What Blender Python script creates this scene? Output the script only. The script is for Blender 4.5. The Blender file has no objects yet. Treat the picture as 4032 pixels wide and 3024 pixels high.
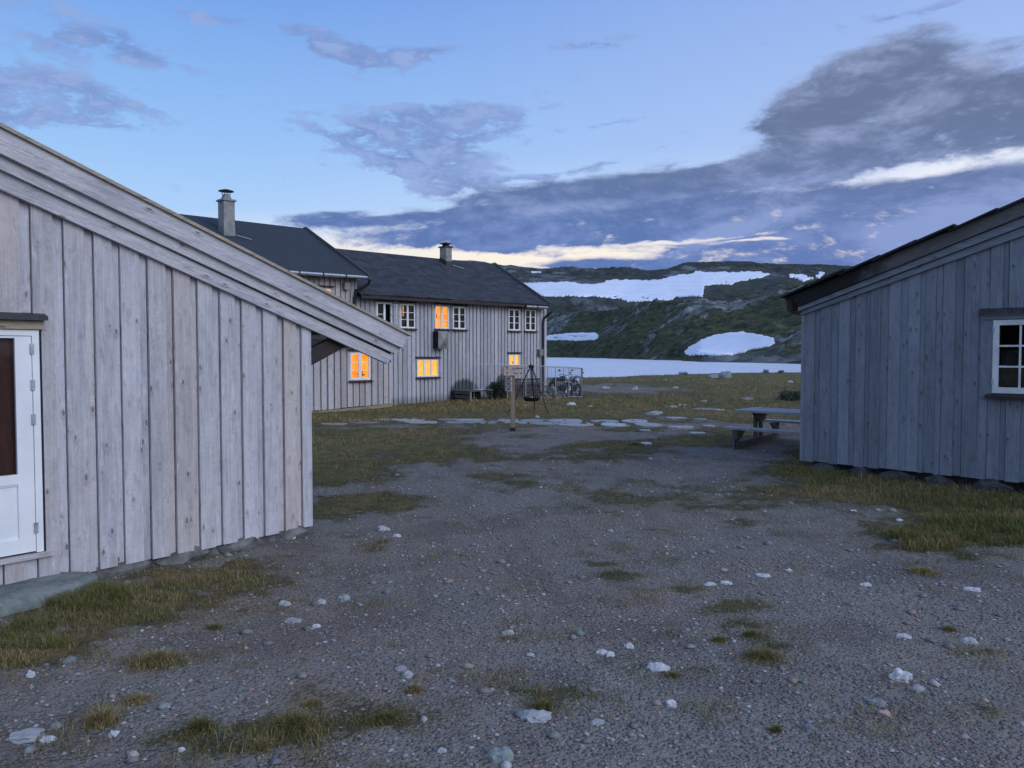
import bpy, bmesh, math, random
import numpy as np
from mathutils import Vector, Matrix, noise as mnoise
random.seed(7); RNG = np.random.default_rng(11)
C = bpy.context.scene.collection
SC = bpy.context.scene
R = math.radians

# ---------------------------------------------------------------- camera
EYE = 2.0; F = 3028.0; HOR = 1396.0
PITCH = math.atan((1512-HOR)/F)
cam_d = bpy.data.cameras.new('camera'); cam = bpy.data.objects.new('camera', cam_d); C.objects.link(cam)
cam.location = (0, 0, EYE); cam.rotation_euler = (math.pi/2-PITCH, 0, 0)
cam_d.sensor_width = 36; cam_d.lens = F/4032*36; cam_d.clip_start = .05; cam_d.clip_end = 20000
SC.camera = cam
SC.view_settings.view_transform = 'Standard'; SC.view_settings.look = 'None'
SC.view_settings.gamma = 1; SC.view_settings.exposure = 0.12
SC.cycles.max_bounces = 4; SC.cycles.diffuse_bounces = 2; SC.cycles.glossy_bounces = 2
SC.cycles.transparent_max_bounces = 8; SC.cycles.use_denoising = True

def ray(px, py):
    a = (px-2016)/F; b = (1512-py)/F
    return Vector((a, math.cos(PITCH)+b*math.sin(PITCH), -math.sin(PITCH)+b*math.cos(PITCH)))
def at_z(px, py, z=0.0):
    d = ray(px, py); t = (z-EYE)/d.z
    return Vector((0, 0, EYE))+d*t
def at_y(px, py, Y):
    d = ray(px, py); return Vector((0, 0, EYE))+d*(Y/d.y)
def proj_np(x, y, z):
    zz = z-EYE
    dep = y*math.cos(PITCH)-zz*math.sin(PITCH)
    up = y*math.sin(PITCH)+zz*math.cos(PITCH)
    dep = np.where(dep < .05, .05, dep)
    return 2016+F*x/dep, 1512-F*up/dep
def azel(px, py):
    d = ray(px, py).normalized()
    return math.atan2(d.x, d.y), math.asin(d.z)
def lin(r, g, b):
    f = lambda c: (c/255/12.92) if c/255 <= .04045 else ((c/255+.055)/1.055)**2.4
    return (f(r), f(g), f(b), 1)

# ---------------------------------------------------------------- node helpers
class V:
    """socket wrapper with arithmetic"""
    def __init__(s, nt, sock): s.nt = nt; s.s = sock
    def _m(s, op, *o, clamp=False):
        n = s.nt.nodes.new('ShaderNodeMath'); n.operation = op; n.use_clamp = clamp
        for i, x in enumerate((s,)+o):
            if isinstance(x, V): s.nt.links.new(x.s, n.inputs[i])
            else: n.inputs[i].default_value = x
        return V(s.nt, n.outputs[0])
    def __add__(s, o): return s._m('ADD', o)
    __radd__ = __add__
    def __sub__(s, o): return s._m('SUBTRACT', o)
    def __rsub__(s, o): return (s*-1)+o
    def __mul__(s, o): return s._m('MULTIPLY', o)
    __rmul__ = __mul__
    def __truediv__(s, o): return s._m('DIVIDE', o)
    def clamp(s): return s._m('ADD', 0.0, clamp=True)
    def max(s, o): return s._m('MAXIMUM', o)
    def min(s, o): return s._m('MINIMUM', o)
    def abs(s): return s._m('ABSOLUTE')
    def pow(s, o): return s._m('POWER', o)
    def fn(s, op, *o): return s._m(op, *o)
    def step(s, a, b):
        n = s.nt.nodes.new('ShaderNodeMapRange'); n.interpolation_type = 'SMOOTHSTEP'
        s.nt.links.new(s.s, n.inputs[0]); n.inputs[1].default_value = a; n.inputs[2].default_value = b
        return V(s.nt, n.outputs[0])
def vec(nt, x, y, z):
    n = nt.nodes.new('ShaderNodeCombineXYZ')
    for i, a in enumerate((x, y, z)):
        if isinstance(a, V): nt.links.new(a.s, n.inputs[i])
        else: n.inputs[i].default_value = a
    return V(nt, n.outputs[0])
def sep(nt, v):
    n = nt.nodes.new('ShaderNodeSeparateXYZ'); nt.links.new(v.s, n.inputs[0])
    return [V(nt, n.outputs[i]) for i in range(3)]
def noi(nt, v, scale=1, detail=4, rough=.55, dist=0.0):
    n = nt.nodes.new('ShaderNodeTexNoise'); nt.links.new(v.s, n.inputs['Vector'])
    n.inputs['Scale'].default_value = scale; n.inputs['Detail'].default_value = detail
    n.inputs['Roughness'].default_value = rough; n.inputs['Distortion'].default_value = dist
    return V(nt, n.outputs['Fac'])
def voro(nt, v, scale=1, feature='F1', out='Distance', rnd=1.0):
    n = nt.nodes.new('ShaderNodeTexVoronoi'); n.feature = feature; nt.links.new(v.s, n.inputs['Vector'])
    n.inputs['Scale'].default_value = scale; n.inputs['Randomness'].default_value = rnd
    return V(nt, n.outputs[out])
def mixc(nt, f, a, b, mode='MIX'):
    n = nt.nodes.new('ShaderNodeMix'); n.data_type = 'RGBA'; n.blend_type = mode; n.clamp_factor = True
    for sock, x in ((n.inputs[0], f), (n.inputs[6], a), (n.inputs[7], b)):
        if isinstance(x, V): nt.links.new(x.s, sock)
        elif isinstance(x, (int, float)): sock.default_value = x
        else: sock.default_value = tuple(x)[:3]+(1,)
    return V(nt, n.outputs[2])
def attr(nt, name):
    n = nt.nodes.new('ShaderNodeAttribute'); n.attribute_name = name
    return V(nt, n.outputs['Color'])
def texco(nt, out='Object'):
    n = nt.nodes.new('ShaderNodeTexCoord'); return V(nt, n.outputs[out])
def mat(name):
    m = bpy.data.materials.new(name); m.use_nodes = True; nt = m.node_tree
    b = nt.nodes['Principled BSDF']; return m, nt, b
def setin(nt, b, key, x):
    if isinstance(x, V): nt.links.new(x.s, b.inputs[key])
    elif isinstance(x, (int, float)): b.inputs[key].default_value = x
    else: b.inputs[key].default_value = tuple(x)[:3]+(1,)
def bump(nt, b, h, strength=.5, dist=.01):
    n = nt.nodes.new('ShaderNodeBump'); n.inputs['Strength'].default_value = strength
    n.inputs['Distance'].default_value = dist
    nt.links.new(h.s, n.inputs['Height']); nt.links.new(n.outputs[0], b.inputs['Normal'])

# ---------------------------------------------------------------- sky (world)
w = bpy.data.worlds.new('World'); SC.world = w; w.use_nodes = True
nt = w.node_tree; bg = nt.nodes['Background']
gen = texco(nt, 'Generated'); dx, dy, dz = sep(nt, gen)
az = dx.fn('ARCTAN2', dy); el = dz.fn('ARCSINE')
elc = el.max(0.0)
def ramp(nt, f, pts):
    n = nt.nodes.new('ShaderNodeValToRGB'); nt.links.new(f.s, n.inputs[0])
    e = n.color_ramp.elements
    while len(e) < len(pts): e.new(.5)
    for i, (p, c) in enumerate(pts): e[i].position = p; e[i].color = c
    return V(nt, n.outputs[0])
t = el/1.5
left = ramp(nt, t, [(0, lin(222, 226, 238)), (.08, lin(178, 208, 243)), (.17, lin(146, 188, 238)), (.30, lin(104, 150, 222)), (.6, lin(84, 124, 200)), (1, lin(92, 124, 196))])
right = ramp(nt, t, [(0, lin(252, 226, 196)), (.06, lin(250, 234, 210)), (.09, lin(236, 230, 228)), (.125, lin(196, 212, 240)), (.17, lin(164, 190, 236)), (.30, lin(138, 168, 226)), (.6, lin(116, 140, 206)), (1, lin(100, 128, 198))])
mr = (az*1.0+.45).step(0.0, .95)
sky = mixc(nt, mr, left, right)
# unseen sky behind the viewer, made paler to brighten walls and yard
back = (dy*-1).step(-.35, .7)
sky = mixc(nt, back, sky, lin(170, 194, 232))
# gentle boost high up so that the yard gets its evening light
# brighter places where the afterglow shines through
cv = vec(nt, dx*1.0, dy*1.0, dz*3.4)
warp = noi(nt, cv, 7, 3, .6)-.5
warp2 = noi(nt, cv, 2.6, 2, .5)-.5
cvf = vec(nt, dx, dy, dz*2.6)
n1 = noi(nt, cv, 6.5, 7, .66, .25)
n2 = noi(nt, vec(nt, dx+.7, dy+.3, dz*2.4), 24, 5, .62, .3)
azw = az+warp*.06+warp2*.04+(n2-.5)*.022; elw = el+warp*.024+(n2-.5)*.010
skp = vec(nt, azw, elw, 0.0)
def blobs(lst):
    """soft elliptical cloud masses in azimuth and elevation"""
    tot = None
    for (px, py, rx, ry, rot, s) in lst:
        a0, e0 = azel(px, py)
        n = nt.nodes.new('ShaderNodeTexGradient'); n.gradient_type = 'SPHERICAL'
        tm = n.texture_mapping; tm.vector_type = 'TEXTURE'; tm.translation = (a0, e0, 0); tm.rotation = (0, 0, R(rot)); tm.scale = (rx*1.72/F, ry*1.72/F, 1)
        nt.links.new(skp.s, n.inputs[0]); g = V(nt, n.outputs['Fac'])
        q = nt.nodes.new('ShaderNodeMath'); q.operation = 'MULTIPLY_ADD'; nt.links.new(g.s, q.inputs[0]); q.inputs[1].default_value = s*1.05
        if tot is None: q.inputs[2].default_value = 0
        else: nt.links.new(tot.s, q.inputs[2])
        tot = V(nt, q.outputs[0])
    return tot
strong = blobs([(2250, 860, 720, 75, 4, 1.3), (1750, 945, 380, 34, 2, 1.05), (2800, 830, 620, 130, 2, 1.4), (3500, 860, 800, 130, 6, 1.5), (4100, 800, 500, 190, 10, 1.3), (2450, 740, 480, 36, 1, 1.15), (3000, 960, 560, 60, 4, 1.0), (3400, 1010, 800, 60, 0, 1.2), (2600, 1035, 420, 22, 0, 1.1), (2200, 1000, 240, 9, 0, .9), (3520, 270, 270, 105, 10, 1.15), (3330, 360, 230, 80, 20, 1.0), (3560, 470, 420, 110, 0, 1.25), (3300, 590, 460, 70, 10, 1.25), (3680, 600, 330, 50, 0, 1.0), (3880, 400, 200, 60, -20, .35), (1300, 872, 170, 24, 1, 1.1), (1330, 835, 130, 12, 4, .7), (1620, 850, 260, 12, 6, .55), (1700, 870, 150, 16, 4, .75)]).min(1.12)
gaps = blobs([(3620, 672, 470, 24, 3, .82), (2640, 950, 330, 6.92842, 3, 0.63954), (2950, 945, 130, 5.6687, 0, 0.69768), (2050, 1015, 500, 16.3762, 1, 0.8721), (2350, 985, 260, 6.29856, 2, 0.46512)])
mid = blobs([(1400, 550, 260, 60, -12, 1.0), (1650, 530, 320, 90, 2, 1.25), (1900, 460, 300, 62, 4, 1.2), (1850, 610, 150, 30, 0, .8), (1760, 690, 280, 40, 0, 1.1), (1880, 735, 170, 24, 2, .9), (2440, 470, 150, 15, 6, 1.0), (2350, 650, 200, 16, 12, 1.0), (2150, 690, 200, 12, 4, .7),
             (1250, 180, 180, 46, -10, 1.05), (1450, 230, 260, 60, -8, 1.1), (1660, 205, 200, 28, 6, .95), (2350, 174, 270, 22, 2, 1.05), (3560, 55, 330, 24, 2, 1.25), (640, 222, 170, 40, -6, 1.1), (830, 62, 220, 22, -3, .95),
             (230, 120, 190, 110, -16, .95), (400, 400, 330, 52, -4, 1.05), (60, 430, 200, 60, 0, 1.05), (420, 470, 150, 30, -10, .9), (3950, 380, 260, 150, 20, .8), (-500, 300, 500, 160, 0, .8)])
glow = blobs([(3750, 655, 520, 60, 10, .7), (2150, 1015, 700, 60, 0, .75), (1350, 950, 500, 70, 0, .4)]).min(.8)
sky = mixc(nt, glow, sky, mixc(nt, el.step(.12, .2), lin(255, 240, 214), lin(238, 238, 244)))
ds = (strong-gaps+(n1-.5)*2.0+(n2-.5)*1.35-.44).step(-.15, .55)
dm = (mid.min(1.2)+(n1-.5)*2.2+(n2-.5)*3.6-.62).step(-.1, .70)*.86
lowmix = el.step(.11, .28)
shade = noi(nt, vec(nt, dx+.2, dy, dz*2.8), 7, 6, .66, .5)
puff = blobs([(3500, 900, 300, 60, 6, 1.0), (2900, 900, 170, 34, 10, .8), (3750, 860, 300, 60, 20, .9), (3300, 520, 300, 30, 10, .5), (3600, 1010, 300, 30, 0, .6), (2500, 800, 500, 16, 4, .5)])
cdark = mixc(nt, lowmix, lin(74, 108, 172), lin(96, 112, 146))
clight = mixc(nt, lowmix, lin(120, 144, 200), lin(150, 164, 202))
ccol = mixc(nt, ((shade-.5)*2.2+(n2-.5)*.9+puff*.5+.12).step(-.05, .75), cdark, clight)
ccol = mixc(nt, ((1-ds)*1.2).clamp()*.5, ccol, clight)
mcol = mixc(nt, n2.step(.35, .65), lin(96, 120, 176), lin(142, 164, 214))
# bright torn edges where the clouds stand low before the afterglow
rim = ((ds*4)*(1-ds))*(1-el.step(.10, .22))*(az.step(-.35, .1))
sky = mixc(nt, dm, sky, mcol)
sky = mixc(nt, ds*.96, sky, ccol)
sky = mixc(nt, rim*.45, sky, lin(240, 228, 226))
# the physical sky of the same evening, added faintly
ns = nt.nodes.new('ShaderNodeTexSky'); ns.sky_type = 'NISHITA'; ns.sun_disc = False
ns.sun_elevation = R(1.5); ns.sun_rotation = R(35)
sky = mixc(nt, .0015, sky, V(nt, ns.outputs[0]), 'ADD')
# below the horizon: dark ground
sky = mixc(nt, (el*-1).step(0.005, .05), sky, (.05, .05, .06, 1))
nt.links.new(sky.s, bg.inputs[0]); bg.inputs[1].default_value = 1.0
w.cycles.sampling_method = 'MANUAL'; w.cycles.sample_map_resolution = 512

sun_d = bpy.data.lights.new('sun', 'SUN'); sun = bpy.data.objects.new('sun', sun_d); C.objects.link(sun)
sun_d.energy = 1.4; sun_d.angle = R(40); sun_d.color = (.85, .89, 1.0)
sdir = Vector((.80, -.55, .55)).normalized()          # soft evening glow from the right, behind the viewer
sun.rotation_euler = sdir.to_track_quat('Z', 'Y').to_euler()

# ---------------------------------------------------------------- mesh helpers
class MB:
    def __init__(s): s.v = []; s.f = []; s.uv = []; s.col = []
    def hexa(s, p, rnd=None, uvgrain=None):
        """p: 8 corners, bottom 4 (ccw) then top 4"""
        b = len(s.v); p = [Vector(q) for q in p]; s.v += [tuple(q) for q in p]
        ex = (p[1]-p[0])+(p[2]-p[3]); ey = (p[3]-p[0])+(p[2]-p[1]); ez = (p[4]-p[0])+(p[6]-p[2])
        ax = [ex.normalized() if ex.length else Vector((1,0,0)), ey.normalized() if ey.length else Vector((0,1,0)), ez.normalized() if ez.length else Vector((0,0,1))]
        L = [ex.length, ey.length, ez.length]
        g = L.index(max(L)) if uvgrain is None else uvgrain
        ou, ov = random.uniform(0, 60), random.uniform(0, 60)
        rnd = (random.random(), random.random(), random.random()) if rnd is None else rnd
        for idx, nrm in (((0,3,2,1), 2), ((4,5,6,7), 2), ((0,1,5,4), 1), ((1,2,6,5), 0), ((2,3,7,6), 1), ((3,0,4,7), 0)):
            s.f.append([b+i for i in idx])
            oth = [a for a in (0, 1, 2) if a != nrm]
            ga = g if g in oth else oth[0]
            ca = [a for a in oth if a != ga][0]
            for i in idx:
                s.uv.append((p[i].dot(ax[ga])+ou, p[i].dot(ax[ca])+ov)); s.col.append((*rnd, 1))
    def box(s, x0, x1, y0, y1, z0, z1, rnd=None, g=None):
        s.hexa([(x0,y0,z0),(x1,y0,z0),(x1,y1,z0),(x0,y1,z0),(x0,y0,z1),(x1,y0,z1),(x1,y1,z1),(x0,y1,z1)], rnd, g)
    def bar(s, a, b, w, h, up=(0,0,1), rnd=None):
        """square bar from a to b, w across, h along up"""
        a = Vector(a); b = Vector(b); d = (b-a).normalized(); up = Vector(up)
        sd = d.cross(up)
        if sd.length < 1e-4: sd = d.cross(Vector((1,0,0)))
        sd.normalize(); u = sd.cross(d).normalized()
        sd *= w/2; u *= h/2
        s.hexa([a-sd-u, b-sd-u, b+sd-u, a+sd-u, a-sd+u, b-sd+u, b+sd+u, a+sd+u], rnd)
    def tube(s, pts, r, n=8, rnd=None, cap=True):
        rnd = (random.random(),)*3 if rnd is None else rnd
        pts = [Vector(p) for p in pts]; rs = r if isinstance(r, (list, tuple)) else [r]*len(pts)
        b0 = len(s.v); prev = None
        for i, p in enumerate(pts):
            d = (pts[min(i+1, len(pts)-1)]-pts[max(i-1, 0)]).normalized()
            ref = Vector((0,0,1)) if abs(d.z) < .9 else Vector((1,0,0))
            if prev is not None: ref = prev
            x = d.cross(ref).normalized(); y = x.cross(d).normalized(); prev = y
            for k in range(n):
                a = 2*math.pi*k/n; s.v.append(tuple(p+x*math.cos(a)*rs[i]+y*math.sin(a)*rs[i]))
        for i in range(len(pts)-1):
            for k in range(n):
                q = [b0+i*n+k, b0+i*n+(k+1) % n, b0+(i+1)*n+(k+1) % n, b0+(i+1)*n+k]
                s.f.append(q); s.uv += [(i, k/n), (i, (k+1)/n), (i+1, (k+1)/n), (i+1, k/n)]; s.col += [(*rnd, 1)]*4
        if cap:
            for base, rev in ((b0, True), (b0+(len(pts)-1)*n, False)):
                q = [base+k for k in range(n)]
                if rev: q = q[::-1]
                s.f.append(q); s.uv += [(0, 0)]*n; s.col += [(*rnd, 1)]*n
    def lathe(s, prof, c=(0,0,0), n=20, M=None, rnd=None):
        rnd = (random.random(),)*3 if rnd is None else rnd
        b0 = len(s.v); c = Vector(c)
        for (r, z) in prof:
            for k in range(n):
                a = 2*math.pi*k/n; q = Vector((r*math.cos(a), r*math.sin(a), z))
                if M is not None: q = M @ q
                s.v.append(tuple(q+c))
        for i in range(len(prof)-1):
            for k in range(n):
                s.f.append([b0+i*n+k, b0+i*n+(k+1) % n, b0+(i+1)*n+(k+1) % n, b0+(i+1)*n+k])
                s.uv += [(i, k/n)]*4; s.col += [(*rnd, 1)]*4
    def poly(s, pts, rnd=None):
        rnd = (random.random(),)*3 if rnd is None else rnd
        b = len(s.v); s.v += [tuple(p) for p in pts]; s.f.append(list(range(b, b+len(pts))))
        s.uv += [(p[0], p[1]) for p in pts]; s.col += [(*rnd, 1)]*len(pts)
    def blob(s, c, r, seed=0, flat=1.0, sub=2, amp=.25, rnd=None, rot=None, facet=0.0, fr=1.3):
        rnd = (random.random(),)*3 if rnd is None else rnd
        bm = bmesh.new(); bmesh.ops.create_icosphere(bm, subdivisions=sub, radius=1)
        b = len(s.v); off = Vector((seed*3.17, seed*1.31, seed*.77)); c = Vector(c); r = Vector(r)
        for v in bm.verts:
            p = v.co.copy(); k = 1+amp*mnoise.noise(p*fr+off)+amp*.5*mnoise.noise(p*fr*2.3+off)
            if facet: k += facet*(mnoise.cell(p*1.6+off)-.5)
            p = p*k
            if p.z < 0: p.z *= flat
            p = Vector((p.x*r.x, p.y*r.y, p.z*r.z))
            if rot: p = rot @ p
            s.v.append(tuple(p+c))
        for f in bm.faces:
            s.f.append([b+v.index for v in f.verts]); s.uv += [(0, 0)]*len(f.verts); s.col += [(*rnd, 1)]*len(f.verts)
        bm.free()
    def build(s, name, m, parent=None, smooth=False, loc=None):
        me = bpy.data.meshes.new(name); me.from_pydata(s.v, [], s.f)
        me.uv_layers.new(name='UVMap').data.foreach_set('uv', np.array(s.uv, dtype=np.float32).ravel())
        ca = me.color_attributes.new('bid', 'FLOAT_COLOR', 'CORNER'); ca.data.foreach_set('color', np.array(s.col, dtype=np.float32).ravel())
        if smooth: me.polygons.foreach_set('use_smooth', [True]*len(me.polygons))
        me.materials.append(m); me.update()
        o = bpy.data.objects.new(name, me); C.objects.link(o)
        if parent: o.parent = parent
        if loc is not None: o.location = loc
        return o
def np_mesh(name, verts, faces, m, cols=None, smooth=False):
    me = bpy.data.meshes.new(name); n = len(verts); k = faces.shape[1]
    me.vertices.add(n); me.vertices.foreach_set('co', np.asarray(verts, dtype=np.float32).ravel())
    me.loops.add(faces.size); me.loops.foreach_set('vertex_index', faces.astype(np.int32).ravel())
    me.polygons.add(len(faces)); me.polygons.foreach_set('loop_start', np.arange(0, faces.size, k, dtype=np.int32))
    me.polygons.foreach_set('loop_total', np.full(len(faces), k, dtype=np.int32))
    if smooth: me.polygons.foreach_set('use_smooth', np.ones(len(faces), dtype=bool))
    me.update(calc_edges=True)
    if cols is not None:
        ca = me.color_attributes.new('bid', 'FLOAT_COLOR', 'POINT')
        c4 = np.ones((n, 4), dtype=np.float32); c4[:, :3] = cols; ca.data.foreach_set('color', c4.ravel())
    me.materials.append(m)
    o = bpy.data.objects.new(name, me); C.objects.link(o); return o
def tag(o, label=None, cat=None, group=None, kind=None):
    if label: o['label'] = label
    if cat: o['category'] = cat
    if group: o['group'] = group
    if kind: o['kind'] = kind
    return o
def empty(name, loc=(0,0,0), rz=0, parent=None):
    o = bpy.data.objects.new(name, None); C.objects.link(o); o.location = loc; o.rotation_euler = (0, 0, rz)
    o.empty_display_size = .2
    if parent: o.parent = parent
    return o
def plabel(o, text): o['label'] = text; return o

class Wall:
    """vertical wall plane; local x along the wall (left to right), local y into the building, z up"""
    def __init__(s, O, d):
        s.O = Vector((O[0], O[1], 0)); s.d = Vector((d[0], d[1], 0)).normalized(); s.y = Vector((-s.d.y, s.d.x, 0))
        s.rz = math.atan2(s.d.y, s.d.x)
    def pix(s, px, py, off=0.0):
        """(u, z) where the ray meets the plane standing off in front of the wall by off"""
        r = ray(px, py); o = Vector((0, 0, EYE)); P = s.O-s.y*off
        tt = (P-o).dot(s.y)/r.dot(s.y); q = o+r*tt
        return (q-s.O).dot(s.d), q.z
    def loc(s, p):
        q = Vector(p)-s.O; return Vector((q.dot(s.d), q.dot(s.y), p[2]))
    def ray_plane(s, px, py, P, n):
        """local-space hit of pixel ray with a plane given in local space"""
        o = s.loc((0, 0, EYE)); r = ray(px, py); r = Vector((r.dot(s.d), r.dot(s.y), r.z))
        tt = (Vector(P)-o).dot(Vector(n))/r.dot(Vector(n)); return o+r*tt

def siding(mb, edges, zb, zt, holes, depth0=0.0, warm=None):
    """edges: list of (u0,u1,proud); zb/zt functions of u; holes (u0,u1,z0,z1)"""
    for (a, b, pr) in edges:
        rnd = (random.random(), random.random(), random.random())
        cuts = sorted({a, b} | {h[k] for h in holes for k in (0, 1) if a < h[k] < b})
        dz = random.uniform(-.012, .012)
        for c0, c1 in zip(cuts, cuts[1:]):
            m = (c0+c1)/2
            hs = sorted([(h[2], h[3]) for h in holes if h[0] <= m <= h[1]])
            segs = []; lo = None
            for (h0, h1) in hs:
                segs.append((lo, h0)); lo = h1
            segs.append((lo, None))
            for (s0, s1) in segs:
                z00 = zb(c0)+dz if s0 is None else s0; z01 = zb(c1)+dz if s0 is None else s0
                z10 = zt(c0) if s1 is None else s1; z11 = zt(c1) if s1 is None else s1
                if min(z10-z00, z11-z01) < .01: continue
                y0 = -depth0-pr; y1 = -depth0+.03
                mb.hexa([(c0, y0, z00), (c1, y0, z01), (c1, y1, z01), (c0, y1, z00), (c0, y0, z10), (c1, y0, z11), (c1, y1, z11), (c0, y1, z10)], rnd, 2)
def board_edges(u0, u1, over, under, jit=.008, proud=.024, start_over=True, gap=.012):
    out = []; u = u0; k = 0
    while u < u1-.02:
        wv = (over if (k % 2 == 0) == start_over else under)+random.uniform(-jit, jit)*1.6
        v = min(u+wv, u1)
        isover = (k % 2 == 0) == start_over
        if isover: out.append((u, min(v+.012, u1), proud+random.uniform(-.002, .003)))
        else: out.append((u, v-gap*random.uniform(.7, 1.25), random.uniform(0, .002)))
        u = v; k += 1
    return out

# ---------------------------------------------------------------- materials
def wood(name, light, dark, warm=.3, knots=.6, rough=.8, bumpk=1.0, grain=1.0, recolour=None, ends=None, tone=.35):
    m, nt, b = mat(name)
    uvn = texco(nt, 'UV'); x, y, _ = sep(nt, uvn)
    r1, r2, r3 = sep(nt, attr(nt, 'bid'))
    wob = noi(nt, vec(nt, x*2.2, y*5.0, r1*30), 1.0, 3, .6)-.5
    # knots: only some cells carry one; the grain flows round them
    kv = vec(nt, x*4.2, y*12+r2*17, r3*9)
    kd = voro(nt, kv, 1.0, 'F1', 'Distance', .9)
    kcol = voro(nt, kv, 1.0, 'F1', 'Color', .9); ks = sep(nt, kcol)[0]
    has = ks.step(.42, .5)
    knot = (1-kd.step(.06, .17))*has
    halo = (1-kd.step(.1, .42))*has
    yy = y+wob*.035+halo*.02
    g1 = noi(nt, vec(nt, x*1.1*grain, yy*75*grain, r1*50), 1.0, 4, .6)
    g2 = noi(nt, vec(nt, x*3.0, yy*16, r2*50), 1.0, 3, .55)
    g3 = noi(nt, vec(nt, x*.8, y*2.0, r3*50), 1.0, 3, .6)
    fine = noi(nt, vec(nt, x*14, yy*300, 1.0), 1.0, 2, .6)
    f = (g1*.42+g2*.36+g3*.42-.12).step(.25, .72)
    c = mixc(nt, f, dark, light)
    c = mixc(nt, (r1-.5)*tone*2+0.0, c, tuple(min(.9, k*1.35) for k in light))
    c = mixc(nt, (.5-r1)*tone*1.5, c, (dark[0]*.55, dark[1]*.58, dark[2]*.66))
    wc = (r2*1.2-.35+(g3-.5)*1.2).clamp()*warm
    c = mixc(nt, wc, c, (light[0]*.92, light[1]*.74, light[2]*.56))
    c = mixc(nt, knot*knots, c, (dark[0]*.38, dark[1]*.27, dark[2]*.22))
    c = mixc(nt, halo*(g2.step(.45, .6))*.35, c, (dark[0]*.8, dark[1]*.72, dark[2]*.7))
    c = mixc(nt, noi(nt, vec(nt, x*5, y*22, r3*40), 1, 4, .7).step(.56, .68)*.45, c, (dark[0]*.75, dark[1]*.75, dark[2]*.8))
    c = mixc(nt, noi(nt, vec(nt, x*6+9, y*26, r1*40), 1, 4, .7).step(.58, .68)*.35, c, tuple(min(.9, k*1.2) for k in light))
    c = mixc(nt, fine.step(.62, .8)*.25, c, (dark[0]*.6, dark[1]*.6, dark[2]*.62))
    if recolour: c = recolour(nt, c)
    setin(nt, b, 'Base Color', c); setin(nt, b, 'Roughness', rough)
    h = g1*.5+g2*.35-knot*.5+halo*.9*(noi(nt, vec(nt, x*26, y*40, r1*9), 1, 2, .5))+noi(nt, vec(nt, x*9, y*13, r2*40), 1, 3, .6)*.9
    bump(nt, b, h, .95*bumpk, .018)
    return m
def plain(name, col, rough=.6, metal=0.0, var=.15, scale=6, bumpk=0.0, bscale=60, spec=None):
    m, nt, b = mat(name); o = texco(nt, 'Object')
    n = noi(nt, o, scale, 5, .6); c2 = tuple(c*(1-var*2.2) for c in col); c3 = tuple(min(1, c*(1+var)) for c in col)
    setin(nt, b, 'Base Color', mixc(nt, n.step(.3, .7), c2, c3)); setin(nt, b, 'Roughness', rough); setin(nt, b, 'Metallic', metal)
    if spec is not None: setin(nt, b, 'Specular IOR Level', spec)
    if bumpk: bump(nt, b, noi(nt, o, bscale, 4, .6), bumpk, .01)
    return m

new_wood = wood('pale_new_wood', (.62, .60, .63), (.33, .315, .335), warm=.45, knots=.75, tone=.2)
old_wood = wood('grey_weathered_wood', (.245, .272, .325), (.13, .143, .172), warm=.12, knots=.7, tone=.3)
lodge_state = {}
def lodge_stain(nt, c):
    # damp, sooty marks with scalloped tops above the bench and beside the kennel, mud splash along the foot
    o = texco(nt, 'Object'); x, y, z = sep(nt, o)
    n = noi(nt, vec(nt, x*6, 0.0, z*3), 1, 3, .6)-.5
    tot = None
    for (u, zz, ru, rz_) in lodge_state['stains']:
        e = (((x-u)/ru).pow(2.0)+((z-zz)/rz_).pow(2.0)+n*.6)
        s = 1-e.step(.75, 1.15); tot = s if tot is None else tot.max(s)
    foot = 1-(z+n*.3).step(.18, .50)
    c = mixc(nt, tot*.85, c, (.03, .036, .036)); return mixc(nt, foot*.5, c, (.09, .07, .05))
trim_wood = wood('grey_trim_wood', (.125, .125, .13), (.06, .06, .065), warm=.15, knots=.4)
raw_wood = wood('yellow_raw_wood', (.44, .385, .31), (.30, .255, .20), warm=.4, knots=.5, tone=.15)
brown_wood = wood('dark_brown_wood', (.045, .030, .030), (.022, .016, .017), warm=.2, knots=.3)
table_wood = wood('silver_table_wood', (.36, .36, .37), (.20, .20, .21), warm=.05, knots=.4, rough=.5, tone=.2)
leg_wood = wood('dull_leg_wood', (.10, .10, .10), (.055, .055, .055), warm=.1, knots=.4)
post_wood = wood('treated_post_wood', (.30, .235, .16), (.20, .155, .10), warm=.3, knots=.5)
sign_wood = wood('pale_sign_wood', (.60, .49, .43), (.46, .37, .33), warm=.2, knots=.3, tone=.1)
white_paint = plain('white_paint', (.80, .81, .82), .45, var=.04, scale=3)
old_white = plain('old_white_paint', (.66, .67, .68), .55, var=.08, scale=5)
black_metal = plain('black_metal', (.03, .03, .034), .45, .4, .2)
dark_flash = plain('dark_sheet_metal', (.045, .045, .05), .5, .3, .2)
zinc = plain('galvanised_steel', (.42, .44, .47), .45, .7, .12, 20)
hood_metal = plain('grey_hood_metal', (.24, .23, .225), .55, .3, .12, 4)
render_grey = plain('rendered_chimney', (.30, .29, .275), .9, 0, .14, 5, .5, 40)
lead = plain('lead_flashing', (.20, .22, .24), .55, .3, .15, 6)
black = plain('matte_black', (.012, .012, .013), .95, 0, .2)  # flat black for gap backings, pallet inside and hood side
rubber = plain('black_rubber', (.02, .02, .02), .8, 0, .2)
iron = plain('sooty_iron', (.018, .017, .017), .6, .3, .2, 12)
red_paint = plain('red_paint', (.42, .04, .03), .6, 0, .1)
black_paint = plain('black_lettering', (.02, .02, .02), .6, 0, .1)
bike_paint = plain('dark_bike_paint', (.03, .032, .04), .3, .2, .15)
white_plastic = plain('white_plastic', (.42, .42, .44), .35, 0, .06)
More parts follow.
